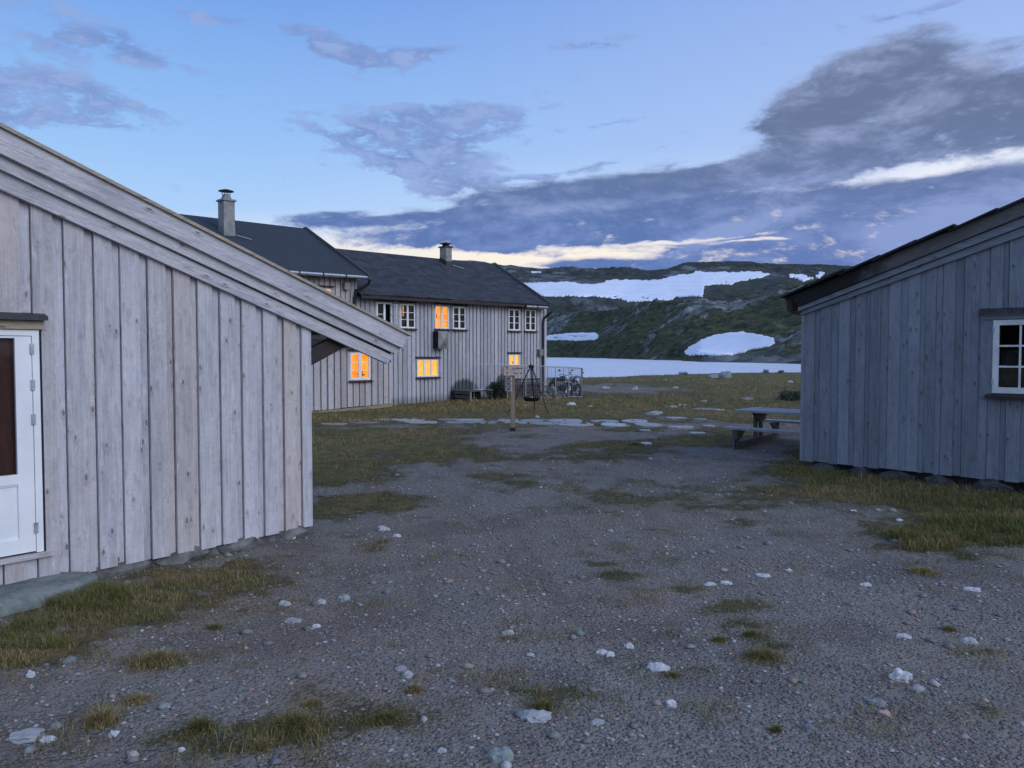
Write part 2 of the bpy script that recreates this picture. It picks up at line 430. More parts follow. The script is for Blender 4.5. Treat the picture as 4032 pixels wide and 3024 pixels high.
seat_vinyl = plain('black_seat_vinyl', (.02, .02, .022), .5, 0, .1)
chrome = plain('chrome', (.22, .22, .24), .3, 1.0, .05)
lamp_glass = plain('headlamp_glass', (.75, .78, .8), .1, 0, .03)

def roof_mat(name, c1, c2, tw, th, light=.15):
    m, nt, b = mat(name); uvn = texco(nt, 'UV')
    n = nt.nodes.new('ShaderNodeTexBrick'); nt.links.new(uvn.s, n.inputs['Vector'])
    n.inputs['Scale'].default_value = 1; n.inputs['Brick Width'].default_value = tw; n.inputs['Row Height'].default_value = th
    n.inputs['Mortar Size'].default_value = .006; n.inputs['Mortar Smooth'].default_value = .3
    n.inputs['Color1'].default_value = (*c1, 1); n.inputs['Color2'].default_value = (*c2, 1); n.inputs['Mortar'].default_value = tuple(k*.45 for k in c1)+(1,)
    nz = noi(nt, uvn, 2.2, 6, .65); nf = noi(nt, uvn, 30, 3, .6)
    c = mixc(nt, nz.step(.45, .8)*light*2, V(nt, n.outputs['Color']), (c2[0]*2.1, c2[1]*2.0, c2[2]*1.8))
    c = mixc(nt, nf.step(.5, .8)*.25, c, (.09, .09, .09))
    setin(nt, b, 'Base Color', c); setin(nt, b, 'Roughness', .85)
    bump(nt, b, V(nt, n.outputs['Fac'])*-1+nf*.4+nz*.5, .6, .02); return m
slate = roof_mat('slate_roofing', (.015, .018, .023), (.040, .042, .047), .42, .20, .34)
felt = roof_mat('dark_felt_shingle', (.026, .034, .042), (.036, .042, .048), .30, .14, .06)
rough_slate = roof_mat('rough_slate_slab', (.012, .012, .015), (.022, .022, .026), .7, .55, .1)

def glass_mat(name, tint=(.8, .85, .9), refl=.5):
    m = bpy.data.materials.new(name); m.use_nodes = True; nt = m.node_tree; nt.nodes.clear()
    out = nt.nodes.new('ShaderNodeOutputMaterial'); mx = nt.nodes.new('ShaderNodeMixShader')
    tr = nt.nodes.new('ShaderNodeBsdfTransparent'); gl = nt.nodes.new('ShaderNodeBsdfGlossy'); fr = nt.nodes.new('ShaderNodeFresnel')
    tr.inputs[0].default_value = (*tint, 1); gl.inputs['Roughness'].default_value = .03; fr.inputs[0].default_value = 1.5
    gl.inputs[0].default_value = (refl, refl, refl, 1)
    nt.links.new(fr.outputs[0], mx.inputs[0]); nt.links.new(tr.outputs[0], mx.inputs[1]); nt.links.new(gl.outputs[0], mx.inputs[2])
    nt.links.new(mx.outputs[0], out.inputs[0]); return m
glass = glass_mat('window_glass'); sky_glass = glass_mat('sky_reflecting_glass', (.7, .8, .85), 1.0); sky_glass.node_tree.nodes['Fresnel'].inputs[0].default_value = 1.75
def lit_mat(name, c1, c2, strength, kind=0):
    """lit room behind a window: lamp light on curtains and boards"""
    m, nt, b = mat(name); o = texco(nt, 'Object'); x, y, z = sep(nt, o)
    a = noi(nt, vec(nt, x*9, y*9, z*2.0), 1, 3, .55); s = noi(nt, vec(nt, x*2.4, 0.0, z*3.4), 1, 3, .6, .5)
    f = (a*.5+s*.6-.05).step(.3, .72)
    c = mixc(nt, f, c1, c2)
    if kind == 1:  # shelves and things
        blk = voro(nt, vec(nt, x*6, 0.0, z*6), 1, 'F1', 'Color'); c = mixc(nt, sep(nt, blk)[0].step(.6, .7)*.6, c, (c1[0]*.35, c1[1]*.25, c1[2]*.1))
    setin(nt, b, 'Base Color', (.3, .2, .1)); setin(nt, b, 'Emission Color', c); b.inputs['Emission Strength'].default_value = strength
    return m
lit_orange = lit_mat('lamplit_orange_room', (1.0, .20, .008), (1.0, .40, .04), 1.15)
lit_gold = lit_mat('lamplit_gold_room', (.95, .33, .03), (1.0, .56, .10), 1.2)
lit_shelf = lit_mat('lamplit_shelf_room', (1.0, .30, .03), (1.0, .58, .14), 1.2, 1)
lit_strip = lit_mat('lamplit_gap', (.8, .22, .03), (1.0, .40, .10), .9)
curtain_brown = plain('brown_curtain', (.10, .075, .06), .9, 0, .25, 12)
curtain_green = plain('olive_curtain', (.055, .058, .035), .9, 0, .25, 12)
curtain_dark = plain('dark_curtain', (.035, .022, .022), .9, 0, .25, 12)
room_dark = plain('dark_room', (.02, .018, .02), .9, 0, .3, 3)
door_inner = wood('red_brown_inner_door', (.17, .055, .035), (.08, .028, .02), warm=0, knots=.3)

# ---------------------------------------------------------------- fractal noise in numpy
def _hash(ix, iy, seed):
    h = (ix.astype(np.int64)*374761393+iy.astype(np.int64)*668265263+seed*982451653) & 0xffffffff
    h = ((h ^ (h >> 13))*1274126177) & 0xffffffff
    return ((h ^ (h >> 16)) & 0xffff)/65535.0
def vnoise(x, y, seed=0):
    ix = np.floor(x); iy = np.floor(y); fx = x-ix; fy = y-iy
    fx = fx*fx*fx*(fx*(fx*6-15)+10); fy = fy*fy*fy*(fy*(fy*6-15)+10)
    a = _hash(ix, iy, seed); b = _hash(ix+1, iy, seed); c = _hash(ix, iy+1, seed); d = _hash(ix+1, iy+1, seed)
    return (a*(1-fx)+b*fx)*(1-fy)+(c*(1-fx)+d*fx)*fy
def fbm(x, y, octv=5, rough=.5, seed=0, ridged=False):
    s = 0; a = 1; tot = 0
    for i in range(octv):
        n = vnoise(x*(2**i)+i*17.3, y*(2**i)-i*9.1, seed+i)
        if ridged: n = 1-np.abs(2*n-1)
        s = s+a*n; tot += a; a *= rough
    return s/tot
def sstep(a, b, x):
    t_ = np.clip((x-a)/(b-a), 0, 1); return t_*t_*(3-2*t_)

# ---------------------------------------------------------------- the yard and the shore
WATER = -.6
shore_px = np.array([-3000, 1500, 2149, 2285, 2450, 2700, 2900, 3153, 4200, 9000.])
shore_py = np.array([1500, 1500, 1494, 1493, 1489, 1479, 1474, 1471, 1466, 1460.])
def shore_dist(pxv):
    py = np.interp(pxv, shore_px, shore_py); return (EYE-WATER)*F/(py-HOR)
def gz(x, y):
    x = np.asarray(x, dtype=float); y = np.asarray(y, dtype=float)
    z = np.zeros_like(x)
    z -= .10*np.exp(-(((x+2.8)/2.2)**2+((y-7.5)/3.0)**2))        # hollow by the near shed
    z += .16*np.exp(-(((x+.3)/4.5)**2+((y-31.5)/3.2)**2))         # rise before the lodge
    z -= .05*np.exp(-(((x-5.2)/1.6)**2+((y-16.2)/1.6)**2))
    z += (fbm(x*.22, y*.22, 3, .5, 3)-.5)*.10
    z += (fbm(x*.9, y*.9, 3, .5, 5)-.5)*.045
    z += (fbm(x*5, y*5, 3, .55, 8)-.5)*.018
    yy = np.where(y > 1, y, 1.0); pxv = 2016+F*x/yy
    sd = shore_dist(pxv)
    far = sstep(34, 75, y)
    z += far*(-.42)+far*(fbm(x*.14, y*.14, 5, .6, 31)-.45)*.95*(1-sstep(.80, 1.0, y/sd))
    z += -sstep(.985, 1.03, y/sd)*3.0*(y > 30)
    return z
def gzz(x, y): return float(gz(np.array([x]), np.array([y]))[0])
def on_ground(px, py):
    p = at_z(px, py, 0.0)
    for _ in range(3): p = at_z(px, py, gzz(p.x, p.y))
    return p

G = [ # grass areas: centre and half axes as seen on the ground, weight
 (330,2395,330,70,1.5),(60,2520,260,90,1.4),(560,2330,300,60,1.1),(820,2250,330,60,.9),(1000,2200,220,40,.6),(300,2480,240,40,.8),
 (3480,1930,480,80,1.35),(3300,1855,300,60,1.2),(3850,2060,420,110,1.3),(3640,2100,260,70,1.2),(3250,1790,200,45,.9),(4000,1960,300,90,1.4),(3150,1900,160,35,.6),
 (1480,1750,480,60,1.35),(1320,1830,300,90,1.3),(1480,1960,300,40,.95),(1300,1990,120,40,.7),(1700,1790,360,50,1.0),(1600,1705,500,22,1.2),(1400,2130,120,18,.3),
 (2080,1720,160,16,.9),(2420,1755,260,24,1.0),(2760,1740,240,30,1.1),(2900,1705,240,24,1.1),(2520,1700,200,18,.9),(2350,1800,420,40,.75),(2150,1870,180,16,.45),(2700,1810,280,22,.5),(2250,1760,120,18,.7),
 (2470,2270,330,24,.55),(2300,2215,220,20,.5),(2600,2330,260,20,.45),(2900,2400,220,30,.5),(3000,2540,200,40,.5),(2960,2470,120,25,.5),(2700,2200,260,30,.35),
 (2000,2520,120,16,.5),(1500,2850,200,50,.5),(1150,2880,260,60,.55),(700,2900,260,50,.45),(2200,2750,200,40,.45),(3750,2380,260,20,.35),(3800,2560,200,20,.35),(2500,1960,420,60,.55),(2050,1900,340,50,.5),(3000,2050,260,30,.35),(2750,2650,120,20,.4),(3850,2820,200,60,.3)]
def grass_w(x, y):
    z = np.zeros_like(x); px, py = proj_np(x, y, z)
    n = fbm(x*.7, y*.7, 4, .6, 41); n2 = fbm(x*3.3, y*3.3, 3, .6, 47)
    g = np.zeros_like(x)
    for (cx, cy, rx, ry, s) in G:
        g = np.maximum(g, s*np.exp(-(((px-cx)/rx)**2+((py-cy)/ry)**2)))
    g = np.where(y < 2.5, .25, g)
    g = np.maximum(g, 1.15*sstep(19.5, 25, y+(n-.5)*6))
    side = sstep(9, 13, np.abs(x))*.8
    g = np.maximum(g, side)
    bare = np.exp(-(((px-2420)/330)**2+((py-1528)/28)**2))*1.1      # stony bare ground by the shore
    path = np.exp(-(((px-2350)/420)**2+((py-1715)/12)**2))*.9
    g = g-bare-path
    return np.clip(g+(n-.5)*1.0+(n2-.5)*.75-.12, 0, 1.3)

def ground_mesh():
    ang = np.concatenate([np.linspace(-42, 42, 420), np.linspace(42, 318, 70)[1:-1]])
    ang = np.radians(ang); na = len(ang)
    rr = np.concatenate([[0.25], np.geomspace(1.2, 36, 330), np.geomspace(36, 130, 170)[1:]]); nr = len(rr)
    A, Rr = np.meshgrid(ang, rr); x = Rr*np.sin(A); y = Rr*np.cos(A)
    z = gz(x, y); g = grass_w(x.ravel(), y.ravel()).reshape(x.shape)
    z = z+np.clip(g, 0, 1)*.022*(fbm(x*7, y*7, 2, .5, 61))*1.4*np.clip(Rr/12, .6, 3)
    verts = np.stack([x, y, z], -1).reshape(-1, 3)
    i = np.arange(nr-1)[:, None]*na; j = np.arange(na)[None, :]; jn = (j+1) % na
    fcs = np.stack([i+j, i+jn, i+na+jn, i+na+j], -1).reshape(-1, 4)[:, ::-1]
    cols = np.stack([np.clip(g, 0, 1), fbm(x*.35, y*.35, 4, .6, 71), fbm(x*1.3+9, y*1.3, 4, .6, 77)], -1).reshape(-1, 3)
    fcs = fcs[:, ::-1]
    # centre fan is tiny and hidden under the viewer
    m, nt, b = mat('gravel_and_turf'); o = texco(nt, 'Object'); gr, t1, t2 = sep(nt, attr(nt, 'bid'))
    ox, oy, oz = sep(nt, o)
    e = noi(nt, o, 9, 4, .65)
    e2 = noi(nt, o, 38, 3, .7)
    mask = (gr+(e-.5)*1.0+(e2-.5)*.9).step(.38, .72)*.92
    cell = voro(nt, o, 42, 'F1', 'Color'); cd = voro(nt, o, 42, 'F1', 'Distance'); cr, cg, cb = sep(nt, cell)
    cell2 = voro(nt, o, 110, 'F1', 'Color'); c2r, c2g, c2b = sep(nt, cell2)
    big = noi(nt, o, .8, 5, .6)
    soil = mixc(nt, t1.step(.35, .65), (.265, .208, .160), (.26, .235, .195))
    soil = mixc(nt, big.step(.35, .7)*.6, soil, (.26, .245, .215))
    soil = mixc(nt, t2.step(.5, .75)*.5, soil, (.115, .085, .075))
    gcol = mixc(nt, cg, (.09, .08, .075), (.30, .275, .255)); gcol = mixc(nt, cb.step(.78, .9)*.6, gcol, (.27, .15, .12))
    track = noi(nt, vec(nt, ox*1.9+oy*.25, oy*.22, 0.0), 1, 5, .6)
    soil = mixc(nt, track.step(.50, .66)*.5, soil, (.13, .098, .088))
    loose = noi(nt, o, 1.7, 4, .6).step(.38, .62)
    c = mixc(nt, (cr.step(.50, .62))*(1-cd.step(.3, .6))*(loose*.75+.2), soil, gcol)
    c = mixc(nt, (c2r.step(.55, .7))*.55, c, mixc(nt, c2g, (.06, .055, .058), (.36, .34, .34)))
    gn = noi(nt, o, 3.1, 5, .65); gn2 = noi(nt, o, .5, 3, .6)
    tx = noi(nt, vec(nt, ox*24, oy*24, oz*9), 1, 4, .7)
    turf = mixc(nt, gn.step(.3, .7), (.085, .085, .028), (.21, .185, .07))
    turf = mixc(nt, (gn2+(gn-.5)*.6).step(.48, .64)*.75, turf, (.26, .17, .08))
    turf = mixc(nt, tx.step(.55, .8)*.5, turf, (.035, .038, .018))
    film = ((gr-.02)*1.6+(gn-.5)*1.2+(e2-.5)*1.6).step(.05, .75)*.55
    c = mixc(nt, film, c, mixc(nt, t2.step(.4, .6), (.17, .13, .06), (.11, .115, .045)))
    c = mixc(nt, mask, c, turf)
    setin(nt, b, 'Base Color', c); setin(nt, b, 'Roughness', .95); setin(nt, b, 'Specular IOR Level', .25)
    h = cr*(1-cd.step(.2, .7))*.8+c2r*.3+noi(nt, o, 26, 4, .65)*.7+tx*mask*2.2+gn*mask*2
    bump(nt, b, h, 1.0, .032)
    o_ = np_mesh('ground', verts, fcs, m, cols, smooth=True); tag(o_, kind='structure')
    return o_
ground = ground_mesh()

# wide land so that the yard reaches the hills on every side
m, nt, b = mat('moor_land'); o = texco(nt, 'Object'); n = noi(nt, o, .05, 6, .6)
setin(nt, b, 'Base Color', mixc(nt, n.step(.35, .65), (.05, .055, .022), (.10, .085, .045))); setin(nt, b, 'Roughness', .95)
# (a broad moor sheet behind and beside the viewer, below the yard)
mb = MB(); mb.poly([(-2500, -2500, -.75), (2500, -2500, -.75), (2500, 30, -.75), (-2500, 30, -.75)]); mo = mb.build('moor', m); tag(mo, kind='structure')

# ---------------------------------------------------------------- lake
m, nt, b = mat('lake_water'); o = texco(nt, 'Object'); ox, oy, oz = sep(nt, o)
wv = noi(nt, vec(nt, ox*1.2, oy*.45, 0.0), 1, 5, .7); wv2 = noi(nt, vec(nt, ox*.12, oy*.03, 2.0), 1, 3, .6)
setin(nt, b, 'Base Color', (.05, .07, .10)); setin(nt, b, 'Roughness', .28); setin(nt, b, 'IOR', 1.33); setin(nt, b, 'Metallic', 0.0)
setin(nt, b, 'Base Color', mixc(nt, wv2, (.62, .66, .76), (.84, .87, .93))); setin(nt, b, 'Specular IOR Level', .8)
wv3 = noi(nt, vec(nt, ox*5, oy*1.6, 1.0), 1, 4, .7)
bump(nt, b, wv+wv3*.5, .8, .35)
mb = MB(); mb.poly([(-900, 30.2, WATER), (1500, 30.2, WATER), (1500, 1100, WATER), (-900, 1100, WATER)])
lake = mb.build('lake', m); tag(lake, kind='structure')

# ---------------------------------------------------------------- hills
def hill(name, cols_px, rows, curves, m, disp, seed, tail, flat=()):
    """curves: list of (t, [(px, py, dist)...]) control lines from the foot to the crest"""
    pxs = np.linspace(cols_px[0], cols_px[1], cols_px[2]); ts = np.linspace(0, 1, rows)
    cy = []; cdv = []; ct = []
    for (t_, pts) in curves:
        p = np.array(pts, dtype=float); ct.append(t_)
        cy.append(np.interp(pxs, p[:, 0], p[:, 1])); cdv.append(np.interp(pxs, p[:, 0], p[:, 2]))
    ct = np.array(ct); cy = np.array(cy); cdv = np.array(cdv)
    PY = np.stack([np.interp(ts, ct, cy[:, k]) for k in range(len(pxs))], 1)
    D = np.stack([np.interp(ts, ct, cdv[:, k]) for k in range(len(pxs))], 1)
    PX = np.repeat(pxs[None, :], rows, 0)
    X = (PX-2016)/F*D
    Z = EYE+D*(HOR-PY)/F
    X = X; Y = D.copy()
    k, s1, s2 = disp
    nz = (fbm(X/s1, Y/s1, 6, .55, seed, True)-.62)*k+(fbm(X/s2, Y/s2, 5, .55, seed+9)-.5)*k*.55+(fbm(X/s2*3.1, Y/s2*3.1, 4, .6, seed+19, True)-.6)*k*.22
    env = np.minimum(1, np.minimum(ts*8, 1.0))[:, None]*np.where(ts > .97, .35, 1.0)[:, None]
    soft = np.zeros_like(Z)
    for (cx, cy_, rx, ry) in flat: soft = np.maximum(soft, 1-sstep(.75, 1.25, np.sqrt(((PX-cx)/rx)**2+((PY-cy_)/ry)**2)))
    Z = Z+nz*env*(1-soft*.93)
    rk = fbm(X/s1, Y/s1, 6, .55, seed, True)
    # back slope falling away behind the crest, so that the hill is solid from the side too
    Xb = [];
    for q, (dd, dz_) in enumerate(tail):
        s = 1+dd/D[-1]; Xb.append((X[-1]*s, Y[-1]*s, Z[-1]-dz_))
    X = np.vstack([X]+[t_[0][None] for t_ in Xb]); Y = np.vstack([Y]+[t_[1][None] for t_ in Xb]); Z = np.vstack([Z]+[t_[2][None] for t_ in Xb])
    rk = np.vstack([rk]+[rk[-1:]]*len(tail)); tt = np.concatenate([ts, np.ones(len(tail))])
    nr, na = X.shape
    i = np.arange(nr-1)[:, None]*na; j = np.arange(na-1)[None, :]
    fcs = np.stack([i+j, i+j+1, i+na+j+1, i+na+j], -1).reshape(-1, 4)
    cols = np.stack([rk, np.repeat(tt[:, None], na, 1), fbm(X/(s1*3), Y/(s1*3), 4, .6, seed+3)], -1).reshape(-1, 3)
    ob = np_mesh(name, np.stack([X, Y, Z], -1).reshape(-1, 3), fcs, m, cols, smooth=True)
    tag(ob, kind='structure'); return ob
def hill_mat(name, green, green2, rock, rock2, rs, bumpd, lo, hi, sc):
    m, nt, b = mat(name); o = texco(nt, 'Object'); rk, tt, big = sep(nt, attr(nt, 'bid')); ox, oy, oz = sep(nt, o)
    v = vec(nt, ox*sc, oy*sc*.6, oz*sc*1.3)
    n1 = noi(nt, v, 1.0, 7, .68, .4); n2 = noi(nt, v, 5.0, 5, .65); vo = voro(nt, v, 2.6, 'F1', 'Distance'); vc = sep(nt, voro(nt, v, 2.6, 'F1', 'Color'))[0]
    n3 = noi(nt, vec(nt, ox*sc*3.2, oy*sc*1.6, oz*sc*9), 1.0, 5, .7)
    veg = mixc(nt, (n2*.4+n3*.7).step(.38, .75), green, green2)
    veg = mixc(nt, n1.step(.5, .62)*.5, veg, tuple(c*.5 for c in green))
    rc = mixc(nt, (n2*.6+vc*.4).step(.3, .7), rock, rock2)
    rc = mixc(nt, vo.step(.45, .75)*.7, rc, tuple(c*.35 for c in rock))
    f = (rk*.42+n1*1.0+(big-.5)*.8+(n2-.5)*.3).step(lo, hi)
    c = mixc(nt, f, veg, rc)
    setin(nt, b, 'Base Color', c); setin(nt, b, 'Roughness', .95); setin(nt, b, 'Specular IOR Level', .2)
    bump(nt, b, n1*1.5+n2*.6-vo*f*.8, 1.0, bumpd); return m
near_m = hill_mat('heath_and_rock', (.024, .033, .016), (.118, .118, .060), (.11, .12, .115), (.25, .265, .25), 1, 2.2, .83, .94, .05)
far_m = hill_mat('far_heath_and_scree', (.026, .034, .030), (.072, .075, .060), (.060, .075, .080), (.15, .165, .17), 1, 5.0, .84, 1.0, .012)
foot = [(1200, 1404, 985), (2149, 1407, 716), (2488, 1415, 414), (2760, 1425, 271), (3031, 1430, 232), (3153, 1433, 213), (3700, 1440, 180), (4600, 1450, 150)]
foot0 = [(a, b_+3, d-4) for (a, b_, d) in foot]
near_hill = hill('near_hill', (1500, 3900, 620), 230, [
    (0, foot0),
    (.12, [(1200, 1396, 1000), (2149, 1395, 740), (2488, 1398, 440), (2760, 1404, 290), (3153, 1412, 226), (4600, 1420, 165)]),
    (.50, [(1200, 1330, 1060), (2149, 1330, 830), (2330, 1325, 640), (2488, 1318, 500), (2600, 1320, 430), (2760, 1325, 350), (3000, 1300, 300), (3153, 1290, 280), (4600, 1250, 230)]),
    (.78, [(1200, 1275, 1100), (2149, 1275, 900), (2400, 1258, 700), (2542, 1235, 560), (2705, 1215, 450), (2870, 1232, 400), (3000, 1222, 370), (3153, 1200, 340), (4600, 1100, 280)]),
    (1, [(1200, 1232, 1130), (2152, 1236, 950), (2325, 1225, 800), (2420, 1218, 700), (2477, 1212, 640), (2542, 1195, 590), (2624, 1184, 540), (2705, 1177, 505), (2770, 1178, 490), (2814, 1188, 480), (2868, 1189, 470), (2976, 1167, 440), (3085, 1148, 415), (3140, 1126, 400), (3400, 1085, 370), (4600, 1000, 330)])],
    near_m, (9.5, 48, 17), 101, [(30, 6), (120, 34), (200, 60)], [(2878, 1355, 200, 52), (2240, 1326, 150, 24)])
mountain = hill('mountain', (700, 4600, 640), 200, [
    (0, [(0, 1300, 1150), (2146, 1262, 1150), (4700, 1262, 1150)]),
    (.25, [(0, 1215, 1260), (2146, 1192, 1260), (2300, 1206, 1260), (2455, 1204, 1260), (2705, 1196, 1270), (4700, 1180, 1270)]),
    (.42, [(0, 1175, 1330), (2146, 1166, 1330), (2260, 1164, 1330), (2455, 1186, 1330), (2640, 1184, 1330), (2760, 1172, 1330), (4700, 1150, 1330)]),
    (.75, [(0, 1090, 1800), (2146, 1100, 1800), (2500, 1108, 1800), (2760, 1080, 1800), (3000, 1078, 1800), (4700, 1090, 1800)]),
    (1, [(0, 990, 2250), (1500, 1012, 2250), (1860, 1030, 2250), (1945, 1037, 2250), (2000, 1046, 2250), (2130, 1060, 2250), (2325, 1060, 2250), (2380, 1066, 2250), (2542, 1068, 2250), (2624, 1060, 2250),
         (2660, 1047, 2250), (2700, 1036, 2250), (2814, 1030, 2250), (2950, 1029, 2250), (3020, 1039, 2250), (3110, 1040, 2250), (3200, 1042, 2250), (3318, 1049, 2250), (3500, 1060, 2250), (4700, 1090, 2250)])],
    far_m, (34, 240, 70), 211, [(80, 12), (500, 160), (900, 320)], [(2200, 1135, 260, 45), (2500, 1145, 320, 52), (2850, 1105, 230, 42), (3160, 1098, 80, 26), (2110, 1073, 40, 8)])

# snow fields: thick sheets of snow lying on the slope
dg = bpy.context.evaluated_depsgraph_get(); dg.update()
m, nt, b = mat('old_snow'); o = texco(nt, 'Object'); n = noi(nt, o, .03, 4, .6); n2_ = noi(nt, o, .4, 4, .6)
c = mixc(nt, n.step(.3, .7), (.70, .74, .82), (.82, .85, .90)); c = mixc(nt, n2_.step(.62, .8)*.12, c, (.5, .5, .5))
setin(nt, b, 'Base Color', c); setin(nt, b, 'Roughness', .7); bump(nt, b, n2_, .3, .5); snow_m = m
from mathutils.bvhtree import BVHTree
def bvh(ob):
    me = ob.data; return BVHTree.FromPolygons([v.co for v in me.vertices], [tuple(p.vertices) for p in me.polygons])
bv_near = bvh(near_hill); bv_far = bvh(mountain)
def inside(px, py, poly):
    c_ = False; n_ = len(poly)
    for i in range(n_):
        x1, y1 = poly[i]; x2, y2 = poly[(i+1) % n_]
        if (y1 > py) != (y2 > py) and px < (x2-x1)*(py-y1)/(y2-y1)+x1: c_ = not c_
    return c_
def snow(label, poly, tree, step, thick, jag, holes=()):
    xs = [p[0] for p in poly]; ys = [p[1] for p in poly]
    nx = int((max(xs)-min(xs))/step)+2; ny = int((max(ys)-min(ys))/(step*.6))+2
    P = {}; verts = []; faces = []
    def vert(i, j):
        if (i, j) in P: return P[(i, j)]
        px = min(xs)+i*step; py = min(ys)+j*step*.6
        wx = px+jag*2.4*(mnoise.noise(Vector((px*.045, py*.11, 3.1))))+jag*1.2*mnoise.noise(Vector((px*.16, py*.35, 7)))
        wy = py+jag*1.1*(mnoise.noise(Vector((px*.05, py*.12, 9.7))))+jag*.7*mnoise.noise(Vector((px*.2, py*.4, 1)))
        ok = inside(wx, wy, poly) and not any(((wx-h[0])/h[2])**2+((wy-h[1])/h[3])**2 < 1 for h in holes)
        r = None
        if ok:
            hit = tree.ray_cast(Vector((0, 0, EYE)), ray(px, py).normalized())
            if hit[0] is not None:
                d = (hit[0]-Vector((0, 0, EYE))).normalized(); nrm = hit[1] if hit[1].z > 0 else -hit[1]
                # smooth over small bumps of the ground: lift well clear of it
                verts.append(tuple(hit[0]+nrm*thick*.8)); r = len(verts)-1
        P[(i, j)] = r; return r
    for i in range(nx):
        for j in range(ny):
            q = [vert(i, j), vert(i+1, j), vert(i+1, j+1), vert(i, j+1)]
            if all(a is not None for a in q): faces.append(q[::-1])
            elif sum(a is not None for a in q) == 3: faces.append([a for a in q if a is not None][::-1])
    me = bpy.data.meshes.new('snow_patch'); me.from_pydata(verts, [], faces); me.materials.append(snow_m)
    bm = bmesh.new(); bm.from_mesh(me)
    for _ in range(6): bmesh.ops.smooth_vert(bm, verts=[v for v in bm.verts if not v.is_boundary], factor=.5, use_axis_x=True, use_axis_y=True, use_axis_z=True)
    ed = [e for e in bm.edges if e.is_boundary]
    r = bmesh.ops.extrude_edge_only(bm, edges=ed)
    for v in [g for g in r['geom'] if isinstance(g, bmesh.types.BMVert)]: v.co.z -= thick*1.6
    bmesh.ops.recalc_face_normals(bm, faces=bm.faces[:])
    bm.to_mesh(me); bm.free(); me.polygons.foreach_set('use_smooth', [True]*len(me.polygons))
    ob = bpy.data.objects.new('snow_patch', me); C.objects.link(ob)
    return tag(ob, label, 'snow patch', 'old snow patches on the hills')
snow('long wide snow field below the skyline of the far mountain', [(2020,1112),(2080,1116),(2150,1113),(2240,1111),(2270,1117),(2330,1120),(2370,1116),(2390,1108),(2420,1101),(2500,1104),(2545,1106),(2580,1102),(2620,1098),(2650,1088),(2720,1080),(2745,1068),(2770,1073),(2850,1071),(2900,1074),(2960,1070),(3010,1076),(3035,1083),(3010,1092),(2985,1098),(2950,1098),(2935,1106),(2900,1112),(2880,1124),(2830,1122),(2775,1124),(2768,1142),(2765,1170),(2720,1168),(2660,1170),(2655,1182),(2560,1186),(2500,1190),(2470,1188),(2440,1178),(2390,1174),(2340,1168),(2200,1168),(2130,1166),(2090,1140)], bv_far, 3, 2.5, 4,
     holes=[(2545,1176,9,4),(2528,1175,5,2.5),(2855,1113,4,2.5),(2420,1172,4,2),(2576,1184,5,2)])
snow('round snow patch on the near hillside above the lake', [(2698,1384),(2712,1370),(2745,1350),(2772,1334),(2810,1322),(2860,1313),(2918,1308),(2960,1314),(3010,1324),(3048,1334),(3052,1352),(3040,1364),(3000,1372),(2950,1378),(2930,1388),(2900,1394),(2880,1398),(2800,1399),(2740,1396),(2710,1394)], bv_near, 3, .5, 3)
snow('small streaky snow patch beside the lodge corner across the water', [(2110,1336),(2160,1322),(2190,1318),(2230,1314),(2290,1311),(2310,1313),(2345,1312),(2362,1322),(2350,1334),(2300,1338),(2270,1340),(2230,1338),(2180,1339),(2140,1340)], bv_near, 2, 1.0, 2.5, holes=[(2275,1324,40,2.5),(2200,1330,26,1.8)])
snow('triangular snow patch on the mountain just above the dark shed roof', [(3103,1083),(3130,1085),(3145,1086),(3160,1083),(3172,1089),(3190,1095),(3210,1099),(3205,1101),(3180,1104),(3165,1112),(3158,1112),(3150,1105),(3130,1098),(3115,1094)], bv_far, 3, 4, 4)
snow('thin snow scrap on the mountain at the dark shed roof edge', [(3226,1074),(3248,1077),(3240,1084),(3230,1096),(3205,1092),(3212,1088),(3224,1084)], bv_far, 3, 4, 3)
snow('tiny snow sliver near the skyline left of the long snow field', [(2090,1071),(2130,1071),(2131,1074),(2092,1074)], bv_far, 2, 3, 1)

# ================================================================ the pale shed on the left
def lerpf(p, q):
    return lambda u: p[1]+(q[1]-p[1])*(u-p[0])/(q[0]-p[0])
A0 = at_z(0, 2322, .02); A1 = at_z(1225, 2069, .02)
WA = Wall(A0, (A1-A0)); shed = empty('wooden_shed', (A0.x, A0.y, 0), WA.rz)
tag(shed, 'pale new wooden shed with white glazed door and long sloping barge boards', 'shed')
uc = WA.pix(1222, 1700)[0]                                     # corner
# barge board lines
def L(off, p, q): return lerpf(WA.pix(*p, off), WA.pix(*q, off))
b1t = L(.17, (0, 502), (1608, 1321)); b1b = L(.17, (0, 602), (1585, 1370))
b2b = L(.12, (0, 665), (1559, 1394)); b3b = L(.08, (0, 744), (1528, 1433))
b2t = L(.12, (0, 606), (1585, 1374)); b3t = L(.08, (0, 671), (1546, 1400))
wt = lambda u: b3b(u)+.06
ULEFT = -3.2
